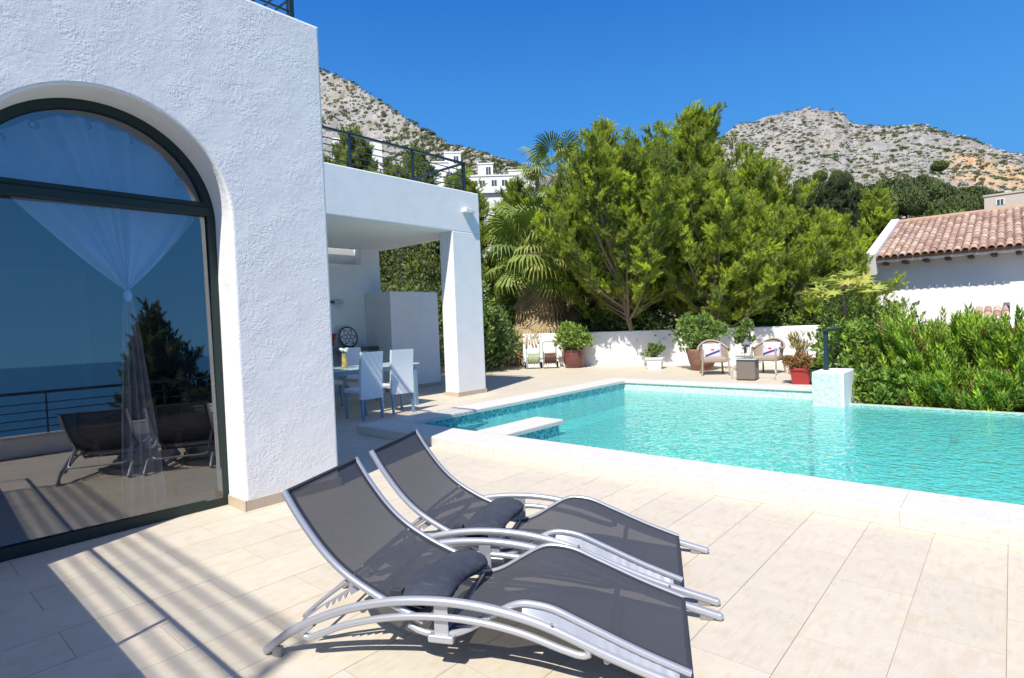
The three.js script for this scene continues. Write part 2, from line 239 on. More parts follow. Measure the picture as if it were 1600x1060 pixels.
// ------------------------------------------------------------------ swimming pool
{
  const pool = struct('swimming_pool', [B(-6.15, 4, -1.42, -1.38, -10.62, -4.83)], basinMat);
  const Wt = -0.085;
  // walls of the basin, lined with mosaic
  part('basin_wall', [B(-6.35, -6.15, -1.4, 0.055, -10.62, -4.78)], mosaicMat, pool);
  part('basin_wall', [B(-6.35, 4.2, -1.4, 0.055, -4.83, -4.66)], mosaicMat, pool);
  part('basin_wall', [B(-6.148, -2.4, -1.4, 0.055, -10.72, -10.55)], paleMosaicMat, pool);
  part('basin_wall', [B(4, 4.2, -1.4, 0.055, -10.4, -4.83)], mosaicMat, pool);
  part('overflow_weir', [B(-1.95, 4.2, -1.6, Wt + 0.004, -10.42, -10.27)], paleMosaicMat, pool);
  part('spur_wall', [B(-4.86, -4.47, -1.4, 0.055, -5.98, -4.832)], mosaicMat, pool);
  part('pool_step', [B(-6.148, -5.6, -1.38, -0.42, -10.54, -4.84)], basinMat, pool);
  const copingProfile = (w, drop) => { const q = new THREE.Shape(), h = 0.062, r = 0.02; if (drop) { q.moveTo(0.03, 0); q.lineTo(0.03, -0.055); q.lineTo(0, -0.055); } else q.moveTo(0, 0.006); q.lineTo(0, h - r); q.quadraticCurveTo(0, h, r, h); q.lineTo(w - r, h); q.quadraticCurveTo(w, h, w, h - r); q.lineTo(w, 0.006); q.lineTo(w - 0.006, 0); if (!drop) q.lineTo(0.006, 0); q.closePath(); return q; };
  const stone = (x0, x1, z0, z1, alongX, drop) => part('coping_stone', planarUV(alongX ? new THREE.ExtrudeGeometry(copingProfile(z1 - z0, drop), { depth: x1 - x0, bevelEnabled: false, curveSegments: 4 }).rotateY(Math.PI / 2).translate(x0, 0.056, z1) : new THREE.ExtrudeGeometry(copingProfile(x1 - x0, drop), { depth: z1 - z0, bevelEnabled: false, curveSegments: 4 }).translate(x0, 0.056, z0)), coping, pool);
  const run = (a, b, n, f) => { for (let k = 0; k < n; k++) f(lerp(a, b, k / n) + 0.0008 * Math.sign(b - a), lerp(a, b, (k + 1) / n) - 0.0008 * Math.sign(b - a)); };
  run(-6.62, 4.3, 9, (a, b) => stone(a, b, -4.86, -4.34, true, true));
  run(-4.862, -10.52, 5, (a, b) => stone(-6.62, -6.12, b, a, false, true));
  run(-6.62, -2.4, 4, (a, b) => stone(a, b, -10.9, -10.523, true));
  run(-4.862, -6.02, 1, (a, b) => stone(-4.9, -4.43, b, a, false));
  // rendered upstand below the coping, on the deck side
  part('upstand', [B(-6.58, 4.25, -0.02, 0.054, -4.66, -4.375), B(-6.585, -6.36, -0.02, 0.054, -10.6, -4.67), B(-6.58, -2.42, -0.02, 0.056, -10.86, -10.73)], coping, pool);
  const water = grid(1, 1, (u, v) => [lerp(-6.152, 4.01, u), Wt, lerp(-4.82, -10.30, v)]);
  { const p = water.attributes.position, uv = water.attributes.uv; for (let i = 0; i < p.count; i++) uv.setXY(i, p.getX(i), p.getZ(i)); }
  const far = grid(1, 1, (u, v) => [lerp(-6.152, -2.39, u), Wt, lerp(-10.30, -10.556, v)]);
  { const p = far.attributes.position, uv = far.attributes.uv; for (let i = 0; i < p.count; i++) uv.setXY(i, p.getX(i), p.getZ(i)); }
  struct('pool_water', [water, far], waterMat);
  // corner block at the end of the weir
  const block = thing('corner_block', 'mosaic-faced white block at the far pool corner', 'wall', [-2.175, 0, -10.25]);
  part('body', RB(-0.225, 0.225, -1.4, 0.45, -0.45, 0.338, 0.02), stuccoFine, block);
  part('mosaic_facing', B(-0.215, 0.20, -1.2, 0.435, 0.338, 0.35), paleMosaicMat, block);
}

// ------------------------------------------------------------------ the villa
const PANE_YAW = -0.03, PANE_TILT = 0.016;   // the sash stands slightly out of true, as its mirror image shows
const FX = -4.55, AZ = -1.17, AR = 0.78, SP = 2.29;      // facade plane, arch centre, radius, springing
{
  const villa = thing('villa', 'white stucco villa with arched window and open porch', 'house', [0, 0, 0]);
  // facade: one wall with the arched opening cut out; local x = -z
  const out = new THREE.Shape(); out.moveTo(-7, 0); out.lineTo(-AZ - AR, 0); out.lineTo(-AZ - AR, SP); out.absarc(-AZ, SP, AR, Math.PI, 0, true); out.lineTo(-AZ + AR, 0); out.lineTo(2.78, 0); out.lineTo(2.78, 4.06); out.lineTo(-7, 4.06); out.closePath();
  const fg = new THREE.ExtrudeGeometry(out, { depth: 0.36, bevelEnabled: true, bevelSize: 0.022, bevelOffset: -0.022, bevelThickness: 0.022, bevelSegments: 3, curveSegments: 36 }).rotateY(Math.PI / 2).translate(FX - 0.382, 0, 0);
  part('facade_wall', fg, stucco, villa);
  part('end_wall', B(-11.3, FX - 0.40, 0, 4.06, -2.78, -2.55), stuccoFine, villa);
  part('roof_slab', B(-11.3, FX - 0.405, 3.32, 3.62, -2.545, 6.9), plaster, villa);
  // room behind the glass
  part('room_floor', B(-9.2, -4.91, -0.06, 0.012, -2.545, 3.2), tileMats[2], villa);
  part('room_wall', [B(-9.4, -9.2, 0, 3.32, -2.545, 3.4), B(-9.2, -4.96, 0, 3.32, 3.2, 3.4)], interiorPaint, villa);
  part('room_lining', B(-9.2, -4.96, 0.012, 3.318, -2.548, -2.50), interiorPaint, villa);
  const door = part('inner_door', [B(-9.19, -9.12, 0.012, 2.2, -1.9, -1.0)], mat([0.45, 0.5, 0.5], 0.6), villa); part('door_frame', [B(-9.195, -9.10, 0.012, 2.3, -2.0, -1.9), B(-9.195, -9.10, 0.012, 2.3, -1.0, -0.9), B(-9.195, -9.10, 2.2, 2.3, -1.9, -1.0)], whitePlastic, door);
  // skirting tiles
  for (const [a, b] of [[-1.953, -2.29], [-2.293, -2.63], [-2.633, -2.79]]) part('skirting_tile', RB(FX - 0.003, FX + 0.014, 0, 0.085, b, a, 0.004, 1), skirtMat, villa);
  part('skirting_tile', RB(FX - 0.30, FX + 0.014, 0, 0.085, -1.95, -1.935, 0.004, 1), skirtMat, villa);
  // arched window: frame, transom, panes
  const wx = -4.89, r0 = AR + 0.004, r1 = AR - 0.055;
  const fr = new THREE.Shape(); fr.moveTo(-AZ - r0, 0.0); fr.lineTo(-AZ - r0, SP); fr.absarc(-AZ, SP, r0, Math.PI, 0, true); fr.lineTo(-AZ + r0, 0.0); fr.closePath();
  const fh = new THREE.Path(); fh.moveTo(-AZ - r1, 0.075); fh.lineTo(-AZ - r1, SP); fh.absarc(-AZ, SP, r1, Math.PI, 0, true); fh.lineTo(-AZ + r1, 0.075); fh.closePath(); fr.holes.push(fh);
  const win = part('arched_window', new THREE.ExtrudeGeometry(fr, { depth: 0.06, bevelEnabled: true, bevelSize: 0.006, bevelOffset: -0.006, bevelThickness: 0.006, bevelSegments: 2, curveSegments: 40 }).rotateY(Math.PI / 2).translate(wx - 0.03, 0.001, 0), frameGreen, villa);
  part('transom', [RB(wx - 0.035, wx + 0.045, 2.35, 2.42, AZ - r1 - 0.01, AZ + r1 + 0.01, 0.008), RB(wx - 0.03, wx + 0.03, 2.42, 2.46, AZ - r1 - 0.01, AZ + r1 + 0.01, 0.006)], frameGreen, win);
  const up = []; for (let k = 0; k <= 40; k++) { const a = Math.PI * k / 40; up.push(new THREE.Vector2(-AZ + Math.cos(a) * (r1 + 0.004), Math.max(2.455, SP + Math.sin(a) * (r1 + 0.004)))); }
  const lo = [[-AZ - r1 - 0.004, 0.07], [-AZ + r1 + 0.004, 0.07], [-AZ + r1 + 0.004, 2.355], [-AZ - r1 - 0.004, 2.355]].map((p) => new THREE.Vector2(...p));
  part('pane', new THREE.ShapeGeometry(new THREE.Shape(up)).rotateY(Math.PI / 2), glass, win).position.set(wx, 0, 0);
  const lower = part('pane', new THREE.ShapeGeometry(new THREE.Shape(lo.map((p) => p.sub(new THREE.Vector2(-AZ, 1.2))))).rotateY(Math.PI / 2), glass, win); lower.position.set(wx, 1.2, AZ); lower.rotation.set(0, PANE_YAW, PANE_TILT);
  // terrace on the roof: railing along the edges
  const rail = (a, b, y0, n, bars, top) => {
    const L = part('roof_railing', beamGeo([a[0], top, a[1]], [b[0], top, b[1]], 0.05, 0.035), darkMetal, villa);
    for (let k = 0; k <= n; k++) { const t = k / n, x = lerp(a[0], b[0], t), z = lerp(a[1], b[1], t); part('post', B(x - 0.02, x + 0.02, y0, top - 0.018, z - 0.02, z + 0.02), darkMetal, L); }
    for (const y of bars) part('bar', beamGeo([a[0], y, a[1]], [b[0], y, b[1]], 0.014, 0.014), darkMetal, L);
  };
  const bars = [0.12, 0.23, 0.34, 0.45].map((d) => 4.06 + d);
  rail([-4.72, 6.5], [-4.72, -2.62], 4.06, 8, [0.13, 0.25, 0.37, 0.5, 0.65, 0.8].map((d) => 4.06 + d), 4.98);
  rail([-4.74, -2.62], [-8.0, -2.62], 4.06, 3, [0.13, 0.25, 0.37, 0.5, 0.65, 0.8].map((d) => 4.06 + d), 4.98);
  rail([-8.3, -2.9], [-8.3, -8.2], 4.06, 4, bars, 4.66);
  rail([-8.325, -8.2], [-11.0, -8.2], 4.06, 2, bars, 4.66);
  // porch
  part('porch_beam', RB(-8.55, -8.15, 3.23, 4.06, -8.45, -2.785, 0.025), stuccoFine, villa);
  part('porch_ceiling', B(-11.3, -8.552, 3.235, 3.5, -8.30, -2.785), plaster, villa);
  part('porch_pillar', RB(-8.53, -8.149, 0, 3.24, -8.449, -7.67, 0.02), stuccoFine, villa);
  part('porch_back_parapet', B(-11.3, -8.56, 3.5, 4.05, -8.44, -8.302), stuccoFine, villa);
  part('porch_back_wall', [B(-11.4, -11.15, 0, 2.85, -8.12, -2.79), B(-11.4, -11.15, 2.85, 3.234, -8.12, -7.62), B(-11.62, -11.401, 2.80, 3.234, -7.7, -2.79), B(-11.4, -11.15, 2.85, 3.234, -4.6, -2.79)], stuccoFine, villa);
  part('porch_store', RB(-11.145, -10.2, 0, 2.2, -9.05, -7.67, 0.02), stuccoFine, villa);
  for (const [x0, x1, z0, z1] of [[-8.53, -8.135, -7.67, -7.655], [-8.151, -8.136, -8.46, -7.67]]) part('skirting_tile', B(x0, x1, 0, 0.085, z0, z1), skirtMat, villa);
  part('skirting_tile', B(-10.2, -10.185, 0, 0.085, -9.05, -7.66), skirtMat, villa); part('skirting_tile', B(-11.14, -10.186, 0, 0.085, -7.67, -7.655), skirtMat, villa);
  const counter = part('counter', [B(-11.149, -10.62, 0.92, 1.0, -7.62, -3.6)], mat([0.05, 0.07, 0.065], 0.3), villa);
  for (const [a, b] of [[-7.4, -6.9], [-4.6, -3.7]]) part('counter_base', B(-11.148, -10.7, 0, 0.92, a, b), plaster, counter);
  // lamps
  const lamp = part('wall_lamp', RB(-8.152, -8.02, 3.62, 3.70, -8.13, -7.95, 0.012), whitePlastic, villa); part('sensor', [RB(-8.15, -8.06, 3.62, 3.68, -8.24, -8.14, 0.012)], mat([0.6, 0.55, 0.48], 0.5), lamp);
  const l2 = part('wall_lamp', RB(-11.16, -11.05, 1.96, 2.05, -7.06, -6.84, 0.02), mat([0.45, 0.46, 0.46], 0.4), villa); part('bracket', B(-11.152, -11.10, 1.98, 2.03, -6.84, -6.78), darkMetal, l2);
  // upper balcony of the house behind the camera (it draws the soft bars across the terrace)
  part('balcony_slab', B(-4.53, -0.6, 5.7, 5.9, 3.7, 6.2), plaster, villa);
  const br = part('balcony_railing', beamGeo([-4.5, 7.1, 3.76], [-0.62, 7.1, 3.76], 0.03, 0.026), darkMetal, villa);
  for (const y of [6.18, 6.33, 6.48, 6.63, 6.78, 6.93]) part('bar', beamGeo([-4.5, y, 3.76], [-0.62, y, 3.76], 0.026, 0.026), darkMetal, br);
  for (const x of [-4.46, -0.66]) part('post', B(x - 0.02, x + 0.02, 5.9, 7.08, 3.74, 3.78), darkMetal, br);
  part('buttress', RB(-4.56, -4.42, 0, 2.5, -0.34, 0.4, 0.02), stuccoFine, villa);
}
function railedParapet(name, label, a, b, thick, y1, top, bars, postsN, railR = 0.022) {
  const dx = b[0] - a[0], dz = b[1] - a[1], L = Math.hypot(dx, dz), t = thing(name, label, 'parapet', [a[0], 0, a[1]], Math.atan2(-dz, dx));
  part('wall', RB(0, L, 0, y1, -thick / 2, thick / 2, 0.015), stuccoFine, t); part('cap', RB(-0.01, L + 0.01, y1, y1 + 0.03, -thick / 2 - 0.02, thick / 2 + 0.02, 0.01), coping, t);
  part('handrail', bar([0, top, 0], [L, top, 0], railR, 12), darkMetal, t);
  for (let k = 0; k <= postsN; k++) part('post', B(lerp(0.03, L - 0.03, k / postsN) - 0.01, lerp(0.03, L - 0.03, k / postsN) + 0.01, y1 + 0.03, top - 0.005, -0.01, 0.01), darkMetal, t);
  for (const y of bars) part('bar', B(0.02, L - 0.02, y - 0.007, y + 0.007, -0.007, 0.007), darkMetal, t);
}
railedParapet('railed_parapet', 'low parapet whose dark rail shadows the lower left tiles', [-4.41, 0.11], [-1.2, 0.11], 0.2, 0.97, 1.5, [], 2, 0.014);
railedParapet('railed_parapet', 'low white parapet with railing mirrored in the arched window', [0.42, 3.0], [0.42, -4.3], 0.16, 0.26, 0.86, [0.38, 0.49, 0.6, 0.71], 5);

// sheer curtain gathered behind the arched window
{
  const t = thing('curtain', 'sheer white curtain knotted behind the arched window', 'curtain', [-5.08, 0, 0]);
  const sheer = new THREE.MeshPhysicalMaterial({ color: C(0.88, 0.84, 0.9), roughness: 1, transmission: 0.35, thickness: 0, transparent: true, opacity: 0.93, side: THREE.DoubleSide });
  part('swag', grid(120, 40, (u, v) => {
    const a = Math.PI * lerp(0.02, 0.86, u), z0 = AZ - Math.cos(a) * 0.72, y0 = SP + 0.02 + Math.sin(a) * 0.69, kz = -1.37 + (0.5 - u) * 0.07, ky = 1.72;
    const e = Math.pow(v, 0.92), sag = Math.sin(v * Math.PI) * 0.03;
    return [(0.03 * Math.sin(u * 55 + 4 * Math.sin(u * 9 + 1) + 3 * v) + 0.025 * Math.sin(u * 23 + 2 * N3(u * 3, v * 2, 4))) * (1 - 0.6 * v) + 0.02 * N3(u * 9, v * 3, 2), lerp(y0, ky, e) - sag, lerp(z0, kz, e)];
  }), sheer, t);
  part('tail', grid(40, 30, (u, v) => { const w = 0.05 + 0.27 * Math.pow(v, 0.8), zc = -1.37 - 0.03 * v; return [0.04 * Math.sin(u * 26 + v * 2) * (0.4 + v), lerp(1.72, 0.06, v), zc + (0.5 - u) * w]; }), new THREE.MeshPhysicalMaterial({ color: C(0.62, 0.42, 0.33), roughness: 1, transmission: 0.35, thickness: 0, transparent: true, opacity: 0.95, side: THREE.DoubleSide }), t);
  part('knot', new THREE.SphereGeometry(0.034, 14, 10).scale(0.8, 1.4, 0.9).translate(0, 1.72, -1.37), new THREE.MeshPhysicalMaterial({ color: C(0.82, 0.8, 0.84), roughness: 1, transmission: 0.3, thickness: 0 }), t);
  for (const k of [0.26, 0.36, 0.5, 0.62, 0.72, 0.82, 0.9]) { const a = Math.PI * k; part('ring', new THREE.TorusGeometry(0.026, 0.006, 8, 18).rotateY(Math.PI / 2).translate(0, SP + Math.sin(a) * 0.69 - 0.02, AZ - Math.cos(a) * -0.71), silverDark, t); }
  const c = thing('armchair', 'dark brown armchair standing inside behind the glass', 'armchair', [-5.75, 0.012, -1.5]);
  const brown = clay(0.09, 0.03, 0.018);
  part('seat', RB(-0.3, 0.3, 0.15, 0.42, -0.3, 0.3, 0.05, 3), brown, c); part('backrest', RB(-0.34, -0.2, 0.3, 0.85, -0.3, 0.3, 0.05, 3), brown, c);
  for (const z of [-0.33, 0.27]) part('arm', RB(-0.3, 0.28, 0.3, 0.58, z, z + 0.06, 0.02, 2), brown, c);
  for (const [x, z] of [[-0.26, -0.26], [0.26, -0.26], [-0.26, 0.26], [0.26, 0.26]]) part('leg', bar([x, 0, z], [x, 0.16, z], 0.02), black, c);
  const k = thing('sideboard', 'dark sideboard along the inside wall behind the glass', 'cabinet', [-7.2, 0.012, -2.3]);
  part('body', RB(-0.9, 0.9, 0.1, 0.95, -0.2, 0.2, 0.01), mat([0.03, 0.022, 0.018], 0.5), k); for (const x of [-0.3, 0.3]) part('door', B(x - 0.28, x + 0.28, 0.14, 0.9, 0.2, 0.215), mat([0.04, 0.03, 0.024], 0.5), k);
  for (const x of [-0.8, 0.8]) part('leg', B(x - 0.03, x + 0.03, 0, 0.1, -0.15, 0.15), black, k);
}

// ------------------------------------------------------------------ sun loungers (local x along the lounger towards its foot, z towards the camera's side)
const backP = [[-1.655, 0.716], [-1.58, 0.598], [-1.474, 0.464], [-1.38, 0.38], [-1.24, 0.298], [-1.10, 0.238], [-1.03, 0.208]];
const seatP = [[-1.10, 0.185], [-1.05, 0.163], [-0.95, 0.156], [-0.86, 0.184], [-0.75, 0.25], [-0.67, 0.296], [-0.62, 0.312], [-0.56, 0.311], [-0.5, 0.30], [-0.39, 0.256], [-0.176, 0.168], [0, 0.106]];
const railP = [[-1.766, 0.022], [-1.70, 0.074], [-1.605, 0.136], [-1.388, 0.229], [-1.182, 0.282], [-0.986, 0.302], [-0.8, 0.297], [-0.62, 0.268], [-0.505, 0.236], [-0.285, 0.152], [-0.094, 0.088], [0.157, 0.021]];
const braceP = [[-1.53, 0.162], [-1.585, 0.112], [-1.56, 0.096], [-1.5, 0.118], [-1.391, 0.163], [-1.185, 0.216], [-0.989, 0.238], [-0.801, 0.235], [-0.622, 0.207], [-0.451, 0.157], [-0.385, 0.145], [-0.36, 0.158], [-0.385, 0.188]];
function lounger(label, p, turn, pillowLabel, ps) {
  const t = thing('sun_lounger', label, 'sun lounger', p, turn, 'pair of loungers by the pool');
  const curve = (a, z) => new THREE.CatmullRomCurve3(a.map(([x, y]) => V(x, y, z)), false, 'centripetal');
  for (const s of [1, -1]) {
    const z = 0.315 * s;
    const rail = part('side_rail', new THREE.TubeGeometry(curve(railP, z), 70, 0.0185, 12), silver, t);
    part('end_cap', new THREE.SphereGeometry(0.0186, 12, 8).translate(-1.766, 0.022, z), silver, rail); part('end_cap', new THREE.SphereGeometry(0.0186, 12, 8).translate(0.157, 0.021, z), silver, rail);
    part('foot_pad', RB(-1.735, -1.69, 0, 0.045, z - 0.01, z + 0.01, 0.004), silverDark, rail); part('foot_pad', RB(0.07, 0.13, 0, 0.035, z - 0.01, z + 0.01, 0.004), silverDark, rail);
    part('lower_brace', new THREE.TubeGeometry(curve(braceP, z), 60, 0.0145, 10), silver, rail);
    part('backrest_tube', new THREE.TubeGeometry(curve(backP, z * 0.955), 40, 0.015, 10), silver, t);
    part('seat_tube', new THREE.TubeGeometry(curve(seatP, z * 0.925), 60, 0.014, 10), silver, t);
    part('seat_web', grid(30, 1, (u, v) => { const q = lerp(-0.62, -0.04, u), c = curve(seatP, 0), e = curve(railP, 0); const f = (k) => { let best = k.getPoint(0); for (let i = 0; i <= 60; i++) { const w = k.getPoint(i / 60); if (Math.abs(w.x - q) < Math.abs(best.x - q)) best = w; } return best.y; }; return [q, lerp(f(c) - 0.004, f(e), v), lerp(z * 0.925, z, v)]; }), silver, t);
    for (const [x, y] of [[-0.5, 0.262], [-0.06, 0.09]]) part('screw', new THREE.CylinderGeometry(0.006, 0.006, 0.004, 10).rotateX(Math.PI / 2).translate(x, y, z + s * 0.0185), silverDark, t);
    part('hinge_bracket', [RB(-0.985, -0.925, 0.145, 0.30, z * 0.97 - 0.004, z * 0.97 + 0.004, 0.003), RB(-1.01, -0.9, 0.135, 0.168, z * 0.98 - 0.018, z * 0.98 + 0.018, 0.01)], silver, t);
    // notched rack for the backrest prop
    const rk = new THREE.Shape(); rk.moveTo(-1.62, 0.135); rk.lineTo(-1.60, 0.165); rk.lineTo(-1.33, 0.335); rk.lineTo(-1.315, 0.31);
    for (let k = 0; k < 5; k++) { const a = lerp(-1.37, -1.52, k / 5), y = lerp(0.275, 0.19, k / 5); rk.lineTo(a, y); rk.lineTo(a - 0.006, y + 0.018); rk.lineTo(a - 0.014, y + 0.012); }
    rk.closePath(); part('prop_rack', new THREE.ExtrudeGeometry(rk, { depth: 0.012, bevelEnabled: false }).translate(0, 0, z * 0.86 - 0.006), silver, t);
  }
  part('prop_frame', tube([[-1.345, 0.362, 0.27], [-1.5, 0.25, 0.265], [-1.615, 0.155, 0.255], [-1.628, 0.146, 0.2], [-1.628, 0.146, 0], [-1.628, 0.146, -0.2], [-1.615, 0.155, -0.255], [-1.5, 0.25, -0.265], [-1.345, 0.362, -0.27]], 0.009, 60, 8), silver, t);
  part('top_bar', bar([-1.652, 0.71, -0.3], [-1.652, 0.71, 0.3], 0.010), hem, t);
  part('foot_bar', bar([-0.004, 0.104, -0.29], [-0.004, 0.104, 0.29], 0.010), hem, t);
  for (const [x, y] of [[-0.955, 0.15], [-0.3, 0.13], [-1.3, 0.235]]) part('cross_bar', bar([x, y, -0.31], [x, y, 0.31], 0.0135), silverDark, t);
  const sheet = (c, hw, a, b, sag) => grid(50, 14, (u, v) => { const q = c.getPoint(lerp(a, b, u)), w = 2 * v - 1; return [q.x, q.y - sag * (1 - w * w) * Math.sin(Math.PI * clamp(u, 0.02, 0.98)) + 0.002, w * hw]; });
  const bs = part('back_sling', sheet(curve(backP, 0), 0.292, 0.004, 1, 0.018), sling, t), ss = part('seat_sling', sheet(curve(seatP, 0), 0.284, 0.16, 1, 0.01), sling, t);
  for (const s of [1, -1]) { part('hem', grid(40, 1, (u, v) => { const q = curve(backP, 0).getPoint(u); return [q.x + 0.0015, q.y + 0.004, s * lerp(0.262, 0.291, v)]; }), hem, bs); part('hem', grid(40, 1, (u, v) => { const q = curve(seatP, 0).getPoint(lerp(0.16, 1, u)); return [q.x, q.y + 0.004, s * lerp(0.258, 0.283, v)]; }), hem, ss); }
  // head roll lying in the seat
  const pl = thing('head_roll', pillowLabel, 'pillow', p, turn, 'head rolls on the loungers');
  const rr = rng(ps), ph = rr() * 6;
  part('cover', grid(34, 40, (u, v) => {
    const a = u * Math.PI * 2, e = 1 - Math.pow(Math.abs(2 * v - 1), 10) * 0.6, w = (2 * v - 1) * 0.272, wr = 1 + 0.05 * N3(Math.cos(a) * 2 + ps, Math.sin(a) * 2, v * 7) + 0.05 * N3(Math.cos(a) * 5, Math.sin(a) * 5 + ps, v * 16), flat = Math.sin(a) < 0 ? 0.72 : 1;
    const cx = -1.055 - 0.03 * (2 * v - 1), cy = 0.254 + 0.012 * Math.sin(v * 5 + ph);
    return [cx + Math.cos(a) * 0.115 * e * wr + 0.012 * Math.sin(v * 9), cy + Math.sin(a) * 0.056 * e * wr * flat, w];
  }), pad, pl);
  part('strap', [RB(-1.205, -1.15, 0.245, 0.30, 0.215, 0.25, 0.004)], hem, pl);
  return t;
}
lounger('near sun lounger in the foreground, charcoal sling on silver rails', [-1.02, 0, -2.19], 0.47, 'dusty charcoal head roll on the near sun lounger', 3);
lounger('sun lounger behind the near one, closer to the pool', [-1.367, 0, -2.875], 0.467, 'charcoal head roll on the lounger closer to the pool', 8);

// ------------------------------------------------------------------ dining set in the porch
const chairWhite = mat([0.70, 0.74, 0.78], 0.5), chairLeg = mat([0.20, 0.32, 0.44], 0.4, { metalness: 0.2 });
function diningChair(label, p, turn) {   // local +x is the side of the backrest
  const t = thing('dining_chair', label, 'chair', p, turn, 'white chairs round the porch table');
  part('seat', RB(-0.24, 0.2, 0.40, 0.475, -0.2, 0.2, 0.025, 3), chairWhite, t);
  const back = new THREE.Shape(); back.moveTo(0.185, 0.33); back.bezierCurveTo(0.19, 0.6, 0.2, 0.8, 0.245, 1.03); back.lineTo(0.285, 1.035); back.bezierCurveTo(0.24, 0.8, 0.232, 0.6, 0.23, 0.33); back.closePath();
  part('backrest', new THREE.ExtrudeGeometry(back, { depth: 0.38, bevelEnabled: true, bevelSize: 0.01, bevelThickness: 0.01, bevelSegments: 2 }).translate(0, 0, -0.19), chairWhite, t);
  for (const z of [-0.175, 0.175]) { part('leg', beamGeo([0.205, 0.4, z], [0.235, 0, z], 0.034, 0.034), chairLeg, t); part('leg', beamGeo([-0.2, 0.41, z], [-0.21, 0, z], 0.034, 0.034), chairLeg, t); }
  return t;
}
diningChair('dining chair nearest the villa wall, its tall back to the pool', [-7.66, 0, -5.17], 0.0);
diningChair('half-sunlit dining chair nearest the porch pillar', [-7.72, 0, -5.86], -0.22);
diningChair('dining chair facing the pool across the table, nearer the villa', [-9.45, 0, -5.6], Math.PI);
diningChair('dining chair facing the pool across the table, near the counter', [-9.45, 0, -6.35], Math.PI + 0.08);
{
  const t = thing('dining_table', 'pale glass-topped dining table in the porch', 'table', [-8.55, 0, -5.6]);
  part('tabletop', RB(-0.55, 0.55, 0.735, 0.755, -1.0, 1.0, 0.006), mat([0.62, 0.74, 0.74], 0.15), t);
  part('apron', [B(-0.5, 0.5, 0.66, 0.735, 0.9, 0.94), B(-0.5, 0.5, 0.66, 0.735, -0.94, -0.9), B(-0.5, -0.46, 0.66, 0.735, -0.9, 0.9), B(0.46, 0.5, 0.66, 0.735, -0.9, 0.9)], chairLeg, t);
  for (const x of [-0.49, 0.49]) for (const z of [-0.93, 0.93]) part('leg', RB(x - 0.035, x + 0.035, 0, 0.66, z - 0.035, z + 0.035, 0.006), chairLeg, t);
  const v = thing('flower_vase', 'slim yellow vase with white flowers on the porch table', 'vase', [-8.35, 0.755, -5.3]);
  part('body', lathe([[0, 0], [0.045, 0], [0.05, 0.05], [0.04, 0.2], [0.045, 0.25], [0.03, 0.25]]), clay(0.5, 0.4, 0.14), v);
  for (let k = 0; k < 6; k++) part('flower', new THREE.IcosahedronGeometry(0.035, 1).scale(1, 0.6, 1).translate(0.05 * Math.cos(k), 0.29 + 0.015 * (k % 3), 0.05 * Math.sin(k * 1.05)), mat([0.75, 0.78, 0.74], 0.8), v);
  const p = thing('plate', 'large black and white patterned plate propped on the counter', 'plate', [-11.02, 1.0, -7.1]);
  const face = tex(256, 256, (u, v) => { const x = u * 2 - 1, y = v * 2 - 1, r = Math.hypot(x, y), a = Math.atan2(y, x), petal = Math.cos(a * 6) * 0.2 + 0.55; let k = 0.7; if (r > 0.86) k = 0.03; else if (Math.abs(r - petal) < 0.06 || Math.abs(r - 0.22) < 0.04 || (r > 0.3 && r < 0.8 && Math.abs(Math.sin(a * 6)) < 0.12)) k = 0.04; return [S(k), S(k), S(k * 0.95)]; }, true);
  const disc = new THREE.CylinderGeometry(0.235, 0.16, 0.03, 40).rotateX(Math.PI / 2); { const q = disc.attributes.position, uv = disc.attributes.uv; for (let i = 0; i < q.count; i++) uv.setXY(i, q.getX(i) / 0.47 + 0.5, q.getY(i) / 0.47 + 0.5); }
  part('dish', disc.rotateY(Math.PI / 2).rotateZ(0.22).translate(0.02, 0.232, 0), new THREE.MeshStandardMaterial({ map: face, roughness: 0.3 }), p); part('stand', [B(-0.02, 0.12, 0, 0.02, -0.08, -0.06), B(-0.02, 0.12, 0, 0.02, 0.06, 0.08)], black, p);
  const c = thing('rooster_ornament', 'red ornament shaped like a bird on the counter', 'ornament', [-10.8, 1.0, -6.5]);
  const red = mat([0.4, 0.02, 0.02], 0.35); part('body', new THREE.SphereGeometry(0.11, 18, 12).scale(1, 0.75, 1.25).translate(0, 0.1, 0.02), red, c); part('neck', tube([[0, 0.12, -0.08], [0, 0.2, -0.12], [0, 0.28, -0.12]], 0.035, 12, 8), red, c); part('head', new THREE.SphereGeometry(0.045, 12, 8).translate(0, 0.29, -0.13), red, c); part('tail', new THREE.ConeGeometry(0.07, 0.2, 10).rotateX(0.9).translate(0, 0.16, 0.16), red, c);
  const w = thing('jug', 'white jug beside the red ornament on the counter', 'jug', [-10.85, 1.0, -6.15]); part('body', lathe([[0, 0], [0.07, 0], [0.1, 0.09], [0.06, 0.19], [0.07, 0.24]]), whitePlastic, w); part('handle', new THREE.TorusGeometry(0.06, 0.012, 8, 18, Math.PI).rotateZ(-Math.PI / 2).rotateY(Math.PI / 2).translate(0, 0.13, 0.07), whitePlastic, w);
}

// ------------------------------------------------------------------ garden wall behind the terrace
{
  const a = [-11.75, -13.98], b = [-1.8, -18.0], dx = b[0] - a[0], dz = b[1] - a[1], L = Math.hypot(dx, dz);
  const t = thing('garden_wall', 'low white garden wall behind the far terrace', 'wall', [a[0], 0, a[1]], Math.atan2(-dz, dx));
  part('wall', RB(0, L, -0.3, 1.04, -0.1, 0.1, 0.02), stuccoFine, t);
}

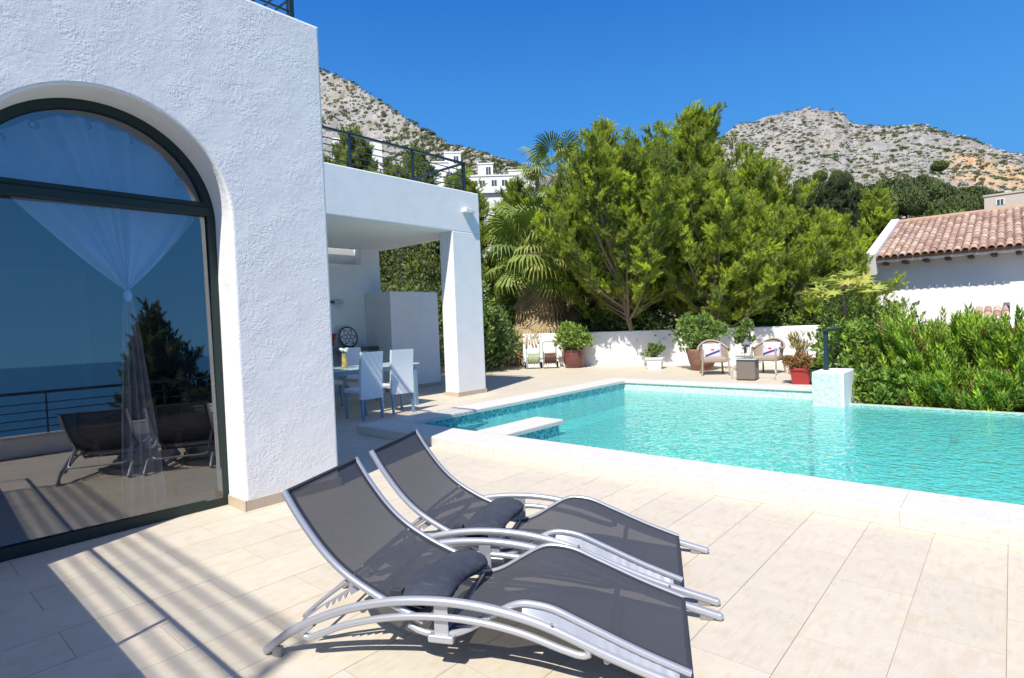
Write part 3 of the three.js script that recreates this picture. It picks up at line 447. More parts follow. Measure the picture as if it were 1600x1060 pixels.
// ------------------------------------------------------------------ plants: builders
const M4 = new THREE.Matrix4(), Q = new THREE.Quaternion(), UP = V(0, 1, 0);
function instances(name, geo, m, items, parent) {   // items: {p, d, s, c, roll}
  const o = shade(new THREE.InstancedMesh(geo, m, items.length)); o.name = name; o.userData.kind = 'stuff'; const q2 = new THREE.Quaternion();
  items.forEach((it, i) => { Q.setFromUnitVectors(UP, it.d.clone().normalize()); q2.setFromAxisAngle(UP, it.roll || 0); Q.multiply(q2); M4.compose(it.p, Q, V(it.s, it.s, it.s)); o.setMatrixAt(i, M4); o.setColorAt(i, it.c); });
  parent.add(o); return o;
}
function tris(list) { const g = new THREE.BufferGeometry(); g.setAttribute('position', new THREE.Float32BufferAttribute(list, 3)); g.computeVertexNormals(); return g; }
const tuftGeo = (() => { const r = rng(42), P = []; for (let k = 0; k < 40; k++) { const y = 0.17 * Math.pow(r(), 0.8), a = r() * 6.283, th = lerp(1.25, 0.25, y / 0.17) + (r() - 0.5) * 0.4, L = 0.085 + 0.055 * r(), o = [Math.cos(a), Math.sin(a)], w = 0.0085, e = [o[0] * Math.sin(th) * L, y + Math.cos(th) * L, o[1] * Math.sin(th) * L]; P.push(-o[1] * w, y, o[0] * w, o[1] * w, y, -o[0] * w, ...e); } return tris(P); })();
const leafGeo = (l, w, fold = 0.25, bend = 0.25) => { const m = l * 0.5, z = -bend * l; const c = [0, m * 0.98, 0.0], e = [0, l, z], A = [-w / 2, m * 0.8, fold * w], Bq = [w / 2, m * 0.8, fold * w]; return tris([0, 0, 0, ...c, ...A, 0, 0, 0, ...Bq, ...c, ...c, ...e, ...A, ...c, ...Bq, ...e]); };
const broadLeaf = leafGeo(0.11, 0.07), longLeaf = leafGeo(0.16, 0.032);
const shootGeo = (() => { const r = rng(7), out = []; for (let k = 0; k < 10; k++) for (let j = 0; j < 3; j++) { const g = leafGeo(0.105 + 0.04 * r(), 0.034, 0.3, 0.2); g.rotateX(0.45 + 0.5 * (1 - k / 9) + 0.25 * r()); g.rotateY(j * 2.094 + k * 1.05 + r() * 0.4); g.translate(0, 0.05 + k * 0.042, 0); out.push(g); } const st = bar([0, -0.15, 0], [0, 0.48, 0], 0.006, 4, 0.003); const q = st.toNonIndexed(); for (const k of Object.keys(q.attributes)) if (!['position', 'normal'].includes(k)) q.deleteAttribute(k); out.push(q); return mergeGeometries(out); })();
const tint = (r, a, b) => { const t = r(), k = 1.4 * (0.8 + 0.4 * r()); return C(lerp(a[0], b[0], t) * k, lerp(a[1], b[1], t) * k, lerp(a[2], b[2], t) * k); };

function trunkGeo(pts, r0, r1, seg = 12, rad = 9) { const c = new THREE.CatmullRomCurve3(pts.map((p) => V(...p))), g = new THREE.TubeGeometry(c, seg, 1, rad), p = g.attributes.position; for (let i = 0; i <= seg; i++) { const q = c.getPointAt(i / seg), r = lerp(r0, r1, i / seg); for (let j = 0; j <= rad; j++) { const k = i * (rad + 1) + j; p.setXYZ(k, q.x + (p.getX(k) - q.x) * r, q.y + (p.getY(k) - q.y) * r, q.z + (p.getZ(k) - q.z) * r); } } g.computeVertexNormals(); return g; }

function pine(label, base, H, R, seed, o = {}) {
  const r = rng(seed), t = thing(o.name || 'pine_tree', label, 'tree', base, 0, o.group), lean = o.lean || [(r() - 0.5) * 0.5, (r() - 0.5) * 0.4];
  const axis = (y) => V(lean[0] * Math.pow(Math.max(0, y) / H, 1.5) + 0.12 * Math.sin(y * 0.9 + seed), y, lean[1] * Math.pow(Math.max(0, y) / H, 1.5) + 0.1 * Math.cos(y * 0.8 + seed));
  part('trunk', trunkGeo([0, 0.2, 0.4, 0.6, 0.8, 0.97].map((k) => axis(k * H - (k ? 0 : 0.3)).toArray()), 0.022 * H + 0.02, 0.02, 20, 9), bark, t);
  const n = o.limbs || Math.round(H * 9), limbs = [], tufts = [], low = o.low ?? 0.1, ca = o.ca || [0.125, 0.185, 0.011], cb = o.cb || [0.40, 0.465, 0.018];
  for (let k = 0; k < n; k++) {
    const f = low + (0.985 - low) * (k + r()) / n, y0 = f * H, az = k * 2.39996 + r() * 0.8, pr = Math.pow(1 - (f - low) / (1.02 - low), o.pow || 0.5) * (0.75 + 0.25 * sstep(low, low + 0.2, f)), L = R * pr * (0.72 + 0.45 * r()) + 0.15, el = lerp(o.el0 ?? 0.15, 1.25, Math.pow(f, 1.4)) + (r() - 0.5) * 0.25;
    const s = axis(y0), out = V(Math.cos(az), 0, Math.sin(az)), pts = []; for (let i = 0; i <= 5; i++) { const q = i / 5, e = el + 0.55 * q * q; pts.push(s.clone().addScaledVector(out, L * q * Math.cos(el + 0.25 * q)).add(V(0, L * q * Math.sin(e) * 0.8, 0))); }
    limbs.push(trunkGeo(pts.map((p) => p.toArray()), 0.012 + 0.012 * L, 0.006, 7, 5));
    const c = new THREE.CatmullRomCurve3(pts), m = Math.ceil(L * 9) + 3;
    const shadeTone = r();
    for (let i = 0; i < m; i++) {
      const q = Math.pow(lerp(0.05, 1, (i + r()) / m), 0.75), p = c.getPoint(clamp(q)), tan = c.getTangent(clamp(q)), side = V(r() - 0.5, (r() - 0.35) * 0.9, r() - 0.5).normalize(), d = tan.clone().multiplyScalar(0.8).addScaledVector(side, 0.9).addScaledVector(UP, 0.65).normalize(), tl = (0.22 + 0.4 * r()) * (o.twig || 1);
      const nt = 7 + Math.floor(r() * 4), tone = tint(r, ca, cb); for (let j = 0; j < nt; j++) { const w = 0.35 + 0.65 * Math.sqrt((j + r()) / nt), pp = p.clone().addScaledVector(d, tl * w).add(V(r() - 0.5, r() - 0.5, r() - 0.5).multiplyScalar(0.16)), dd = d.clone().addScaledVector(UP, 0.3).add(V(r() - 0.5, r() - 0.42, r() - 0.5).multiplyScalar(1.9)); const cc = tone.clone().multiplyScalar(0.85 + 0.3 * r()); if (shadeTone > 0.9) cc.lerp(C(0.2, 0.17, 0.05), 0.25); tufts.push({ p: pp, d: dd, s: (0.6 + 0.6 * r()) * (o.ts || 1), c: cc, roll: r() * 6.28 }); }
    }
  }
  part('branches', mergeGeometries(limbs), bark, t, { kind: 'stuff' }); instances('crown', tuftGeo, needleMat, tufts, t); return t;
}
function bush(name, label, base, rad, n, o = {}) {   // rounded shrub of leaves in clumps
  const r = rng(o.seed || 1), t = thing(name, label, o.category || 'shrub', base, 0, o.group), it = [], cl = [];
  const [rx, ry, rz] = rad, nc = o.clumps || Math.round(18 + rx * ry * 40), cr = o.clumpSize || 0.34;
  for (let k = 0; k < nc; k++) { const u = r() * 2 - 1, a = r() * 6.283, s = Math.sqrt(1 - u * u), e = Math.pow(r(), 0.3) * (1 - cr * 0.4); cl.push([V(rx * s * Math.cos(a) * e, ry + ry * u * e, rz * s * Math.sin(a) * e), (0.6 + 0.7 * r()) * cr * Math.min(rx, ry, rz) * 1.3]); }
  for (let k = 0; k < n; k++) { const [c, q] = cl[Math.floor(r() * nc)], d = V(r() - 0.5, r() - 0.4, r() - 0.5).normalize(), p = c.clone().addScaledVector(d, q * Math.pow(r(), 0.4)); if (p.y < 0.02) p.y = 0.02 + 0.1 * r(); const dir = d.clone().addScaledVector(UP, o.up ?? 0.5).add(V(r() - 0.5, r() - 0.5, r() - 0.5)); it.push({ p, d: dir, s: (0.65 + 0.7 * r()) * (o.leaf || 1), c: tint(r, o.ca || [0.05, 0.1, 0.015], o.cb || [0.15, 0.24, 0.03]), roll: r() * 6.28 }); }
  const st = []; for (let k = 0; k < (o.stems || 6); k++) { const c = cl[k % nc][0]; st.push(trunkGeo([[0.1 * rx * (r() - 0.5), -0.05, 0.1 * rz * (r() - 0.5)], [c.x * 0.4, c.y * 0.5, c.z * 0.4], c.toArray()], 0.02 * ry + 0.006, 0.004, 6, 5)); }
  part('stems', mergeGeometries(st), bark, t, { kind: 'stuff' }); instances('foliage', o.geo || broadLeaf, o.m || softLeaf, it, t);
  if (o.flowers) for (let k = 0; k < o.flowers[0]; k++) { const [c, q] = cl[Math.floor(r() * nc)], d = V(r() - 0.5, r() * 0.7, r() - 0.1).normalize(); part('flower', flowerGeo, o.flowers[1], t).position.copy(c).addScaledVector(d, q * 1.05); }
  return t;
}
const flowerGeo = (() => { const out = []; for (let k = 0; k < 5; k++) { const g = leafGeo(0.035, 0.03, 0.1, -0.2); g.rotateX(1.0); g.rotateY(k * 1.2566); out.push(g); } return mergeGeometries(out); })();
function oleander(label, base, rad, n, seed, o = {}) {
  const r = rng(seed), t = thing('oleander_shrub', label, 'shrub', base, 0, 'oleander hedge beyond the pool'), it = [], st = [], [rx, ry, rz] = rad;
  const top = (x, z) => ry * (0.86 + 0.22 * N3(x * 1.7 + base[0] * 1.7, seed, z * 2)) * Math.pow(Math.max(0, 1 - Math.pow(Math.abs(x / rx), 3.2) * 0.55 - Math.pow(Math.abs(z / rz), 3) * 0.3), 0.5);
  for (let k = 0; k < n; k++) {
    const a = r() * 6.283, e = Math.sqrt(r()) * 0.5 + 0.5, x = rx * Math.cos(a) * e * (0.6 + 0.4 * r()), z = rz * Math.sin(a) * e, h = top(x, z), front = r() < 0.62, y = front ? h * Math.pow(r(), 0.8) : h * (0.72 + 0.28 * r());
    const d = V(x / rx * 0.6 + (r() - 0.5) * 0.8, 0.9 + 0.5 * r(), z / rz * 0.7 + (r() - 0.5) * 0.8); it.push({ p: V(x, Math.max(0, y - 0.3), z), d, s: 0.7 + 0.5 * r(), c: r() < 0.05 ? C(0.3, 0.2, 0.06) : tint(r, [0.095, 0.18, 0.016], [0.3, 0.42, 0.03]), roll: r() * 6.28 });
    if (k % 9 === 0) st.push(trunkGeo([[x * 0.25, -1.6, z * 0.25], [x * 0.6, y * 0.3, z * 0.6], [x, Math.max(0, y - 0.3), z]], 0.012, 0.005, 6, 4));
  }
  for (let k = 0; k < 10; k++) { const x = rx * (r() - 0.5) * 1.4, z = rz * (r() - 0.5); it.push({ p: V(x, top(x, z) - 0.25, z), d: V((r() - 0.5) * 0.4, 1, (r() - 0.5) * 0.4), s: 0.9 + 0.3 * r(), c: tint(r, [0.12, 0.2, 0.02], [0.26, 0.34, 0.04]), roll: r() * 6 }); }
  part('stems', mergeGeometries(st), bark, t, { kind: 'stuff' }); instances('foliage', shootGeo, glossLeaf, it, t);
  for (let k = 0; k < (o.fl ?? 20); k++) { const x = rx * (r() - 0.5) * 1.7, z = rz * (0.2 + 0.7 * r()), f = part('flower', flowerGeo, mat([0.55, 0.12, 0.24], 0.7), t); f.position.set(x, top(x, z) * (0.55 + 0.5 * r()), z); f.scale.setScalar(1.35); }
  return t;
}

// ------------------------------------------------------------------ trees and shrubs behind the terrace
const G = (x, z, dy = 0) => [x, ground(x, z) + dy, z];
pine('slender tall pine beside the fan palm, left of the big pines', G(-9.95, -16.6), 7.5, 2.5, 101, { pow: 0.7 });
pine('tallest broad pine in the middle of the group', G(-7.9, -18.2), 7.2, 3.9, 102, {});
pine('full pine on the right of the big group', G(-5.7, -18.4), 5.1, 3.3, 103, {});
pine('shorter pine filling the gap between the tall slender and the tallest pine', G(-8.5, -15.6), 4.3, 3.9, 104, { pow: 0.34, limbs: 80, low: 0.36, el0: 0.3, lean: [0.3, 2.4] });
pine('low pine with its skirt over the garden wall, in front of the group', G(-6.5, -16.6), 4.3, 2.9, 105, { pow: 0.4, low: 0.25, lean: [0.2, 1.3] });
pine('lower pine at the right edge of the group', G(-4.4, -19.4), 3.7, 2.2, 106, {});
pine('loose pine just left of the tiled house', G(-3.9, -25.2), 4.9, 1.9, 107, { pow: 0.8 });
pine('second loose pine behind the tiled house corner', G(-4.9, -24.2), 4.2, 1.7, 108, { pow: 0.8 });
pine('dark green pine standing behind the right end of the group', G(-7.2, -34.5), 4.9, 3.0, 109, { ca: [0.03, 0.06, 0.012], cb: [0.08, 0.12, 0.02], ts: 1.3, limbs: 60 });
pine('bright pine rising behind the porch railing, nearest the villa', G(-17.8, -12.2), 7.6, 3.0, 110, { ts: 1.1, ca: [0.1, 0.15, 0.02], cb: [0.26, 0.31, 0.035] });
pine('bright pine rising behind the middle of the porch railing', G(-16.4, -13.6), 6.8, 2.8, 111, { ts: 1.1, ca: [0.1, 0.15, 0.02], cb: [0.24, 0.3, 0.035] });
pine('rounded green pine behind the corner of the porch railing', G(-15.6, -15.2), 6.3, 2.4, 112, { pow: 0.45 });
pine('low pine between the white outbuilding and the fan palm', G(-14.3, -16.9), 6.0, 2.1, 113, { pow: 0.5 });
pine('dark conifer below the parapet, mirrored in the arched window', [6.3, -4.6, -4.2], 6.3, 1.7, 114, { ca: [0.04, 0.07, 0.015], cb: [0.1, 0.14, 0.03] });
bush('leafy_shrub', 'rounded shrub below the parapet, mirrored in the window', [6.0, -2.9, -2.0], [0.8, 1.25, 0.8], 1500, { seed: 60 });
bush('leafy_shrub', 'dark glossy shrub between porch pillar and hose reels', G(-12.1, -12.6, 0.1), [1.1, 1.0, 0.9], 5200, { seed: 61, ca: [0.04, 0.085, 0.018], cb: [0.11, 0.19, 0.03], m: glossLeaf });
bush('leafy_shrub', 'tall shrub seen through the porch beside the store wall', G(-12.9, -10.6, 0.1), [1.1, 1.6, 1.1], 3400, { seed: 62, ca: [0.02, 0.04, 0.008], cb: [0.13, 0.19, 0.025] });
bush('leafy_shrub', 'sparse yellow-green shrub seen under the porch ceiling', G(-14.2, -11.3, 1.2), [1.5, 1.7, 1.4], 3000, { seed: 63, ca: [0.02, 0.04, 0.008], cb: [0.14, 0.17, 0.02] });
bush('leafy_shrub', 'light green shrub right behind the porch pillar', G(-11.6, -11.5, 0.1), [0.7, 1.5, 0.7], 2600, { seed: 64, ca: [0.06, 0.12, 0.016], cb: [0.2, 0.28, 0.035] });
bush('leafy_shrub', 'scrubby thicket under the fan palm behind the wall', G(-13.2, -14.9), [1.3, 1.2, 1.0], 4200, { seed: 65 });
bush('leafy_shrub', 'undergrowth at the foot of the pines, left part', G(-9.3, -15.9), [2.2, 1.05, 0.8], 6500, { seed: 66, ca: [0.04, 0.08, 0.01], cb: [0.16, 0.25, 0.03] });
bush('leafy_shrub', 'undergrowth at the foot of the pines, right part', G(-5.0, -17.9), [2.2, 1.05, 0.8], 6500, { seed: 67, ca: [0.04, 0.08, 0.01], cb: [0.16, 0.25, 0.03] });
bush('leafy_shrub', 'broad-leaved shrub hanging over the right end of the garden wall', G(-2.6, -15.6, 0.2), [1.1, 0.95, 1.1], 4200, { seed: 68, ca: [0.06, 0.12, 0.016], cb: [0.2, 0.28, 0.03] });
bush('leafy_shrub', 'bright broad-leaved shrub behind the railing post', [-1.95, -0.75, -11.75], [0.75, 1.05, 0.7], 4200, { seed: 69, ca: [0.07, 0.14, 0.016], cb: [0.22, 0.32, 0.03], m: glossLeaf });
bush('leafy_shrub', 'bright leafy clump low beside the mosaic block', [-1.5, -1.3, -10.85], [0.62, 0.95, 0.42], 2800, { seed: 70, ca: [0.06, 0.13, 0.014], cb: [0.2, 0.3, 0.03], m: glossLeaf });
oleander('left shrub of the oleander hedge, beside the railing', [-1.0, -0.55, -11.9], [1.0, 1.9, 0.95], 760, 80);
oleander('tallest shrub of the oleander hedge, second from left', [0.1, -0.55, -12.0], [1.0, 1.95, 1.0], 800, 81);
oleander('shrub of the oleander hedge at the right picture edge', [1.2, -0.6, -11.9], [1.0, 1.78, 1.0], 640, 82);
oleander('front shrub of the oleander hedge above the water edge', [-0.35, -0.9, -11.05], [1.2, 1.7, 0.5], 720, 83, { fl: 16 });
oleander('front shrub of the oleander hedge at the far right', [1.3, -0.9, -11.05], [1.2, 1.6, 0.5], 560, 84, { fl: 10 });
{ // earth bed behind the weir
  struct('planting_bed', B(-1.9, 5, -2.2, -0.95, -14.5, -10.45), mat([0.09, 0.065, 0.045], 0.95));
}

// fan palms
const frondGeo = (() => {
  const r = rng(31), P = [];
  const quad = (a, b, c, d) => P.push(...a, ...b, ...c, ...a, ...c, ...d);
  for (const [dx, dz] of [[0.012, 0], [0, 0.012]]) quad([-dx, 0, -dz], [dx, 0, dz], [dx * 0.6, 0.95, dz * 0.6], [-dx * 0.6, 0.95, -dz * 0.6]);
  const n = 30; for (let k = 0; k < n; k++) {
    const a = lerp(-2.1, 2.1, (k + 0.5) / n), L = (0.82 - 0.16 * Math.abs(a) / 2.1) * (0.9 + 0.2 * r()), w = 0.028, s = Math.sin(a), c = Math.cos(a), at = (t, side, zz) => [s * L * t + c * w * side, 0.93 + c * L * t - s * w * side, zz], fold = k % 2 ? 0.02 : -0.02;
    const z1 = -0.05 + fold, z2 = -0.16 + fold * 0.5, z3 = -0.34 - 0.16 * r();
    const A = at(0.05, 0, 0), B1 = at(0.5, 1, z1 * 0.8), C1 = at(0.5, -1, z1 * 0.8 - 0.012), B2 = at(0.78, 0.75, z2), C2 = at(0.78, -0.75, z2 - 0.01), T = at(0.98, 0, z3); T[1] -= 0.10;
    P.push(...A, ...C1, ...B1); quad(B1, C1, C2, B2); P.push(...B2, ...C2, ...T);
  }
  return tris(P);
})();
function palm(label, base, H, seed, live, dead, sc) {
  const r = rng(seed), t = thing('fan_palm', label, 'palm', base); part('trunk', trunkGeo([[0, -0.4, 0], [0.03, H * 0.5, 0.02], [0, H, 0]], 0.24 * sc, 0.19 * sc, 12, 12), bark, t);
  const greens = [[0.14, 0.22, 0.03], [0.22, 0.31, 0.04], [0.3, 0.34, 0.06]].map((c) => phys(c, 0.6, { transmission: 0.3, thickness: 0, side: THREE.DoubleSide })), browns = [[0.44, 0.3, 0.14], [0.52, 0.4, 0.22], [0.34, 0.24, 0.12]].map((c) => phys(c, 0.9, { transmission: 0.3, thickness: 0, side: THREE.DoubleSide }));
  for (let k = 0; k < live + dead; k++) {
    const isDead = k >= live, f = k / live, el = isDead ? -0.85 - 0.6 * r() : lerp(1.35, -0.75, f) + (r() - 0.5) * 0.2, az = k * 2.4 + r(), o = part(isDead ? 'dead_frond' : 'frond', frondGeo, isDead ? browns[k % 3] : greens[Math.floor(r() * 3)], t);
    const d = V(Math.cos(az) * Math.cos(el), Math.sin(el), Math.sin(az) * Math.cos(el)), z = UP.clone().sub(d.clone().multiplyScalar(d.y)).normalize(), x = new THREE.Vector3().crossVectors(d, z);
    o.quaternion.setFromRotationMatrix(new THREE.Matrix4().makeBasis(x, d, z)); o.position.set(Math.cos(az) * 0.12 * sc, isDead ? H - 0.15 - (k - live) / dead * H * 0.55 : H - 0.1 * f, Math.sin(az) * 0.12 * sc); o.scale.setScalar(sc * (isDead ? 0.95 : 0.9 + 0.25 * r()) );
  }
}
palm('fan palm with a skirt of dead fronds, left of the pines', G(-11.9, -15.0), 3.9, 51, 36, 34, 1.2);
palm('fan palm whose dark crown rises behind the nearer palm', G(-14.2, -19.4), 7.2, 52, 26, 14, 1.05);
palm('slimmer fan palm half hidden by the pines', G(-11.2, -16.4), 3.0, 53, 20, 22, 0.95);
{ // umbrella tree by the tiled house
  const t = thing('umbrella_tree', 'small umbrella tree with yellow-green leaf rosettes', 'tree', [-2.85, -0.3, -14.6]), r = rng(55), ms = [[0.3, 0.38, 0.04], [0.42, 0.46, 0.05], [0.46, 0.44, 0.06]].map((c) => phys(c, 0.55, { transmission: 0.35, thickness: 0, side: THREE.DoubleSide }));
  part('trunk', trunkGeo([[0, -0.3, 0], [0.05, 1.2, 0], [0, 2.3, 0.03]], 0.06, 0.035, 10, 8), bark, t);
  const ros = (() => { const out = []; for (let k = 0; k < 9; k++) { const g = leafGeo(0.27, 0.075, 0.15, 0.3); g.rotateX(2.05); g.rotateY(k * 0.698); out.push(g); } return mergeGeometries(out); })();
  for (let k = 0; k < 22; k++) { const a = k * 2.4, e = Math.sqrt((k + 0.5) / 22), p = [Math.cos(a) * 0.85 * e, 2.55 - 0.55 * e * e + 0.12 * r(), Math.sin(a) * 0.85 * e]; const o = part('leaf', ros, ms[k % 3], t); o.position.set(...p); o.rotation.set((r() - 0.2) * 0.9, r() * 6, (r() - 0.5) * 0.8); part('stalk', bar([0, 2.2, 0.03], p, 0.008, 5), ms[0], t); }
}

// ------------------------------------------------------------------ things on the far terrace
const wickerTex = tex(128, 128, (u, v, i, j) => { const a = Math.sin(u * Math.PI * 24), b = Math.sin(v * Math.PI * 24), over = (Math.floor(u * 24) + Math.floor(v * 24)) % 2; return 0.25 + 0.6 * Math.abs(over ? a : b); }, false, 8, 8);
const wicker = new THREE.MeshStandardMaterial({ color: C(0.42, 0.34, 0.25), roughness: 0.8, bumpMap: wickerTex, bumpScale: 0.006, side: THREE.DoubleSide });
const wickerGrey = new THREE.MeshStandardMaterial({ color: C(0.27, 0.24, 0.2), roughness: 0.85, bumpMap: wickerTex, bumpScale: 0.01 });
function wickerChair(label, p, turn, cushionLabel, ctile) {   // faces local +z
  const t = thing('wicker_chair', label, 'chair', p, turn, 'wicker armchairs on the far terrace');
  part('seat', RB(-0.27, 0.27, 0.30, 0.42, -0.25, 0.27, 0.04, 3), wicker, t);
  part('shell', grid(40, 10, (u, v) => { const a = lerp(-0.35, Math.PI + 0.35, u), back = Math.sin(clamp(a, 0, Math.PI)), top = 0.60 + 0.2 * Math.pow(Math.max(0, back), 1.5), R = 0.30 + 0.04 * v; return [-Math.cos(a) * R, lerp(0.36, top, v), -Math.sin(a) * R * 0.98 + (a < 0 || a > Math.PI ? 0.0 : 0)]; }), wicker, t);
  part('rim', tube(Array.from({ length: 30 }, (_, k) => { const a = lerp(-0.4, Math.PI + 0.4, k / 29), back = Math.sin(clamp(a, 0, Math.PI)); return [-Math.cos(a) * 0.345, 0.60 + 0.2 * Math.pow(Math.max(0, back), 1.5), -Math.sin(a) * 0.335]; }), 0.026, 60, 8), wicker, t);
  for (const [x, z] of [[-0.27, 0.25], [0.27, 0.25], [-0.23, -0.24], [0.23, -0.24]]) part('leg', bar([x, 0.62 - (z < 0 ? 0.25 : 0.02), z * 0.95], [x * 1.15, 0, z * 1.25], 0.022, 8), wicker, t);
  const cu = thing('cushion', cushionLabel, 'cushion', p, turn, 'printed cushions on the wicker chairs');
  part('cover', grid(16, 16, (u, v) => { const x = (u - 0.5) * 0.42, y = (v - 0.5) * 0.38, b = Math.pow(Math.sin(Math.PI * u) * Math.sin(Math.PI * v), 0.45) * 0.075; return [x, 0.60 + y, -0.15 + b]; }), ctile, cu);
  part('back_cover', grid(16, 16, (u, v) => { const x = (u - 0.5) * 0.42, y = (v - 0.5) * 0.38, b = Math.pow(Math.sin(Math.PI * u) * Math.sin(Math.PI * v), 0.45) * 0.05; return [-x, 0.60 + y, -0.15 - b]; }), ctile, cu);
  for (const o of cu.children) { o.rotation.x = -0.28; o.position.set(0, 0.01, 0.16); }
}
const cushionTex = tex(128, 128, (u, v) => { const x = u - 0.5, y = v - 0.55; if (Math.hypot(x * 1.2, y * 2) < 0.13) return [S(0.5), S(0.04), S(0.08)]; if (Math.abs(y + 0.22 - x * 0.4) < 0.07 && Math.abs(x) < 0.4) return [S(0.06), S(0.06), S(0.16)]; if (lb(u * 20, v * 20) > 0.74) return [S(0.4), S(0.34), S(0.6)]; return [S(0.62), S(0.6), S(0.74)]; }, true);
const cushionMat = new THREE.MeshStandardMaterial({ map: cushionTex, roughness: 0.9, side: THREE.DoubleSide });
wickerChair('wicker armchair on the left, turned towards the side table', [-5.35, 0, -13.35], 0.55, 'printed cushion in the left wicker armchair', cushionMat);
wickerChair('wicker armchair on the right, facing the pool', [-4.3, 0, -14.0], -0.12, 'printed cushion in the right wicker armchair', cushionMat);
{
  const t = thing('side_table', 'grey wicker side table between the wicker armchairs', 'table', [-4.27, 0, -12.5], 0.1);
  part('body', RB(-0.19, 0.19, 0.02, 0.44, -0.19, 0.19, 0.02), wickerGrey, t); part('top', RB(-0.22, 0.22, 0.44, 0.46, -0.22, 0.22, 0.006), mat([0.5, 0.55, 0.55], 0.1), t);
  const l = thing('lantern', 'small metal lantern standing on the wicker side table', 'lantern', [-4.27, 0.46, -12.5]);
  part('base', RB(-0.09, 0.09, 0, 0.02, -0.09, 0.09, 0.005), silverDark, l); for (const x of [-0.08, 0.08]) for (const z of [-0.08, 0.08]) part('corner_post', bar([x, 0.02, z], [x, 0.3, z], 0.006, 5), silverDark, l);
  part('roof', new THREE.ConeGeometry(0.14, 0.1, 4).rotateY(Math.PI / 4).translate(0, 0.35, 0), silverDark, l); part('handle', new THREE.TorusGeometry(0.03, 0.004, 6, 14).translate(0, 0.42, 0), silverDark, l);
  const c = thing('chrome_stand', 'curved chrome leg stand either side of the wicker table', 'stand', [-4.22, 0, -12.75], 0.1);
  for (const s of [-1, 1]) part('leg', tube([[s * 0.2, 0.36, 0], [s * 0.36, 0.3, 0], [s * 0.44, 0.15, 0.05], [s * 0.44, 0.012, 0.1]], 0.012, 30, 8), silver, c); part('cross_bar', bar([-0.2, 0.36, 0], [0.2, 0.36, 0], 0.012), silver, c);
}
function hoseReel(label, p, turn, hose, frame, h) {
  const t = thing('hose_reel', label, 'hose reel', p, turn, 'hose reel carts by the garden wall');
  part('handle', tube([[-0.2, 0.05, 0.12], [-0.2, 0.5, 0.02], [-0.2, h - 0.06, -0.1], [-0.16, h, -0.12], [0.16, h, -0.12], [0.2, h - 0.06, -0.1], [0.2, 0.5, 0.02], [0.2, 0.05, 0.12]], 0.013, 70, 8), frame, t);
  part('drum', new THREE.CylinderGeometry(0.08, 0.08, 0.34, 18).rotateZ(Math.PI / 2).translate(0, 0.3, 0.06), frame, t);
  for (const s of [-1, 1]) { part('flange', new THREE.CylinderGeometry(0.2, 0.2, 0.015, 28).rotateZ(Math.PI / 2).translate(s * 0.175, 0.3, 0.06), frame, t); const w = part('wheel', new THREE.TorusGeometry(0.075, 0.025, 8, 22).rotateY(Math.PI / 2).translate(s * 0.24, 0.1, -0.08), black, t); part('hub', new THREE.CylinderGeometry(0.05, 0.05, 0.03, 14).rotateZ(Math.PI / 2).translate(s * 0.24, 0.1, -0.08), frame, w); }
  const co = []; for (let k = 0; k < 9; k++) co.push(new THREE.TorusGeometry(0.135 + 0.02 * (k % 2), 0.019, 8, 30).rotateY(Math.PI / 2).translate(-0.145 + k * 0.036, 0.3, 0.06)); part('hose', co, hose, t);
  part('foot', bar([-0.2, 0.02, 0.14], [0.2, 0.02, 0.14], 0.014), black, t);
}
hoseReel('taller hose reel cart with pale green hose', [-10.95, 0, -13.45], 0.7, mat([0.36, 0.42, 0.26], 0.5), mat([0.42, 0.5, 0.52], 0.4, { metalness: 0.4 }), 0.96);
hoseReel('lower hose reel cart with brown hose beside the glazed pot', [-10.55, 0, -13.75], 0.75, mat([0.12, 0.05, 0.035], 0.5), mat([0.3, 0.26, 0.24], 0.45, { metalness: 0.3 }), 0.78);
function pot(name, label, p, pts, m) { const t = thing(name, label, 'pot', p); part('body', lathe(pts, 32), m, t); const k = pts.length, top = pts.reduce((a, q) => Math.max(a, q[1]), 0), ri = pts.find((q) => q[1] > top * 0.9)[0]; part('soil', new THREE.CylinderGeometry(ri * 0.9, ri * 0.85, 0.02, 24).translate(0, top - 0.05, 0), mat([0.05, 0.035, 0.025], 1), t); return t; }
const glazed = clay(0.15, 0.05, 0.042); glazed.roughness = 0.3; const terracotta = clay(0.26, 0.135, 0.095);
pot('glazed_pot', 'big red-brown glazed pot beside the hose reels', [-9.9, 0, -14.1], [[0, 0], [0.22, 0], [0.30, 0.12], [0.34, 0.3], [0.33, 0.44], [0.30, 0.49], [0.33, 0.52], [0.34, 0.55], [0.30, 0.55], [0.28, 0.46], [0, 0.44]], glazed);
bush('potted_plant', 'bright lobed-leaf plant growing in the glazed pot', [-9.9, 0.48, -14.1], [0.5, 0.42, 0.45], 1500, { seed: 71, category: 'plant', leaf: 1.15, ca: [0.08, 0.16, 0.02], cb: [0.28, 0.36, 0.04] });
pot('terracotta_pot', 'large terracotta pot behind the left wicker chair', [-6.05, 0, -14.35], [[0, 0], [0.24, 0], [0.32, 0.2], [0.37, 0.42], [0.40, 0.50], [0.40, 0.56], [0.36, 0.56], [0.34, 0.46], [0, 0.44]], terracotta);
bush('potted_plant', 'leafy plant spilling out of the terracotta pot', [-6.2, 0.5, -14.45], [0.75, 0.42, 0.5], 2000, { seed: 72, category: 'plant', ca: [0.06, 0.13, 0.02], cb: [0.2, 0.3, 0.035] });
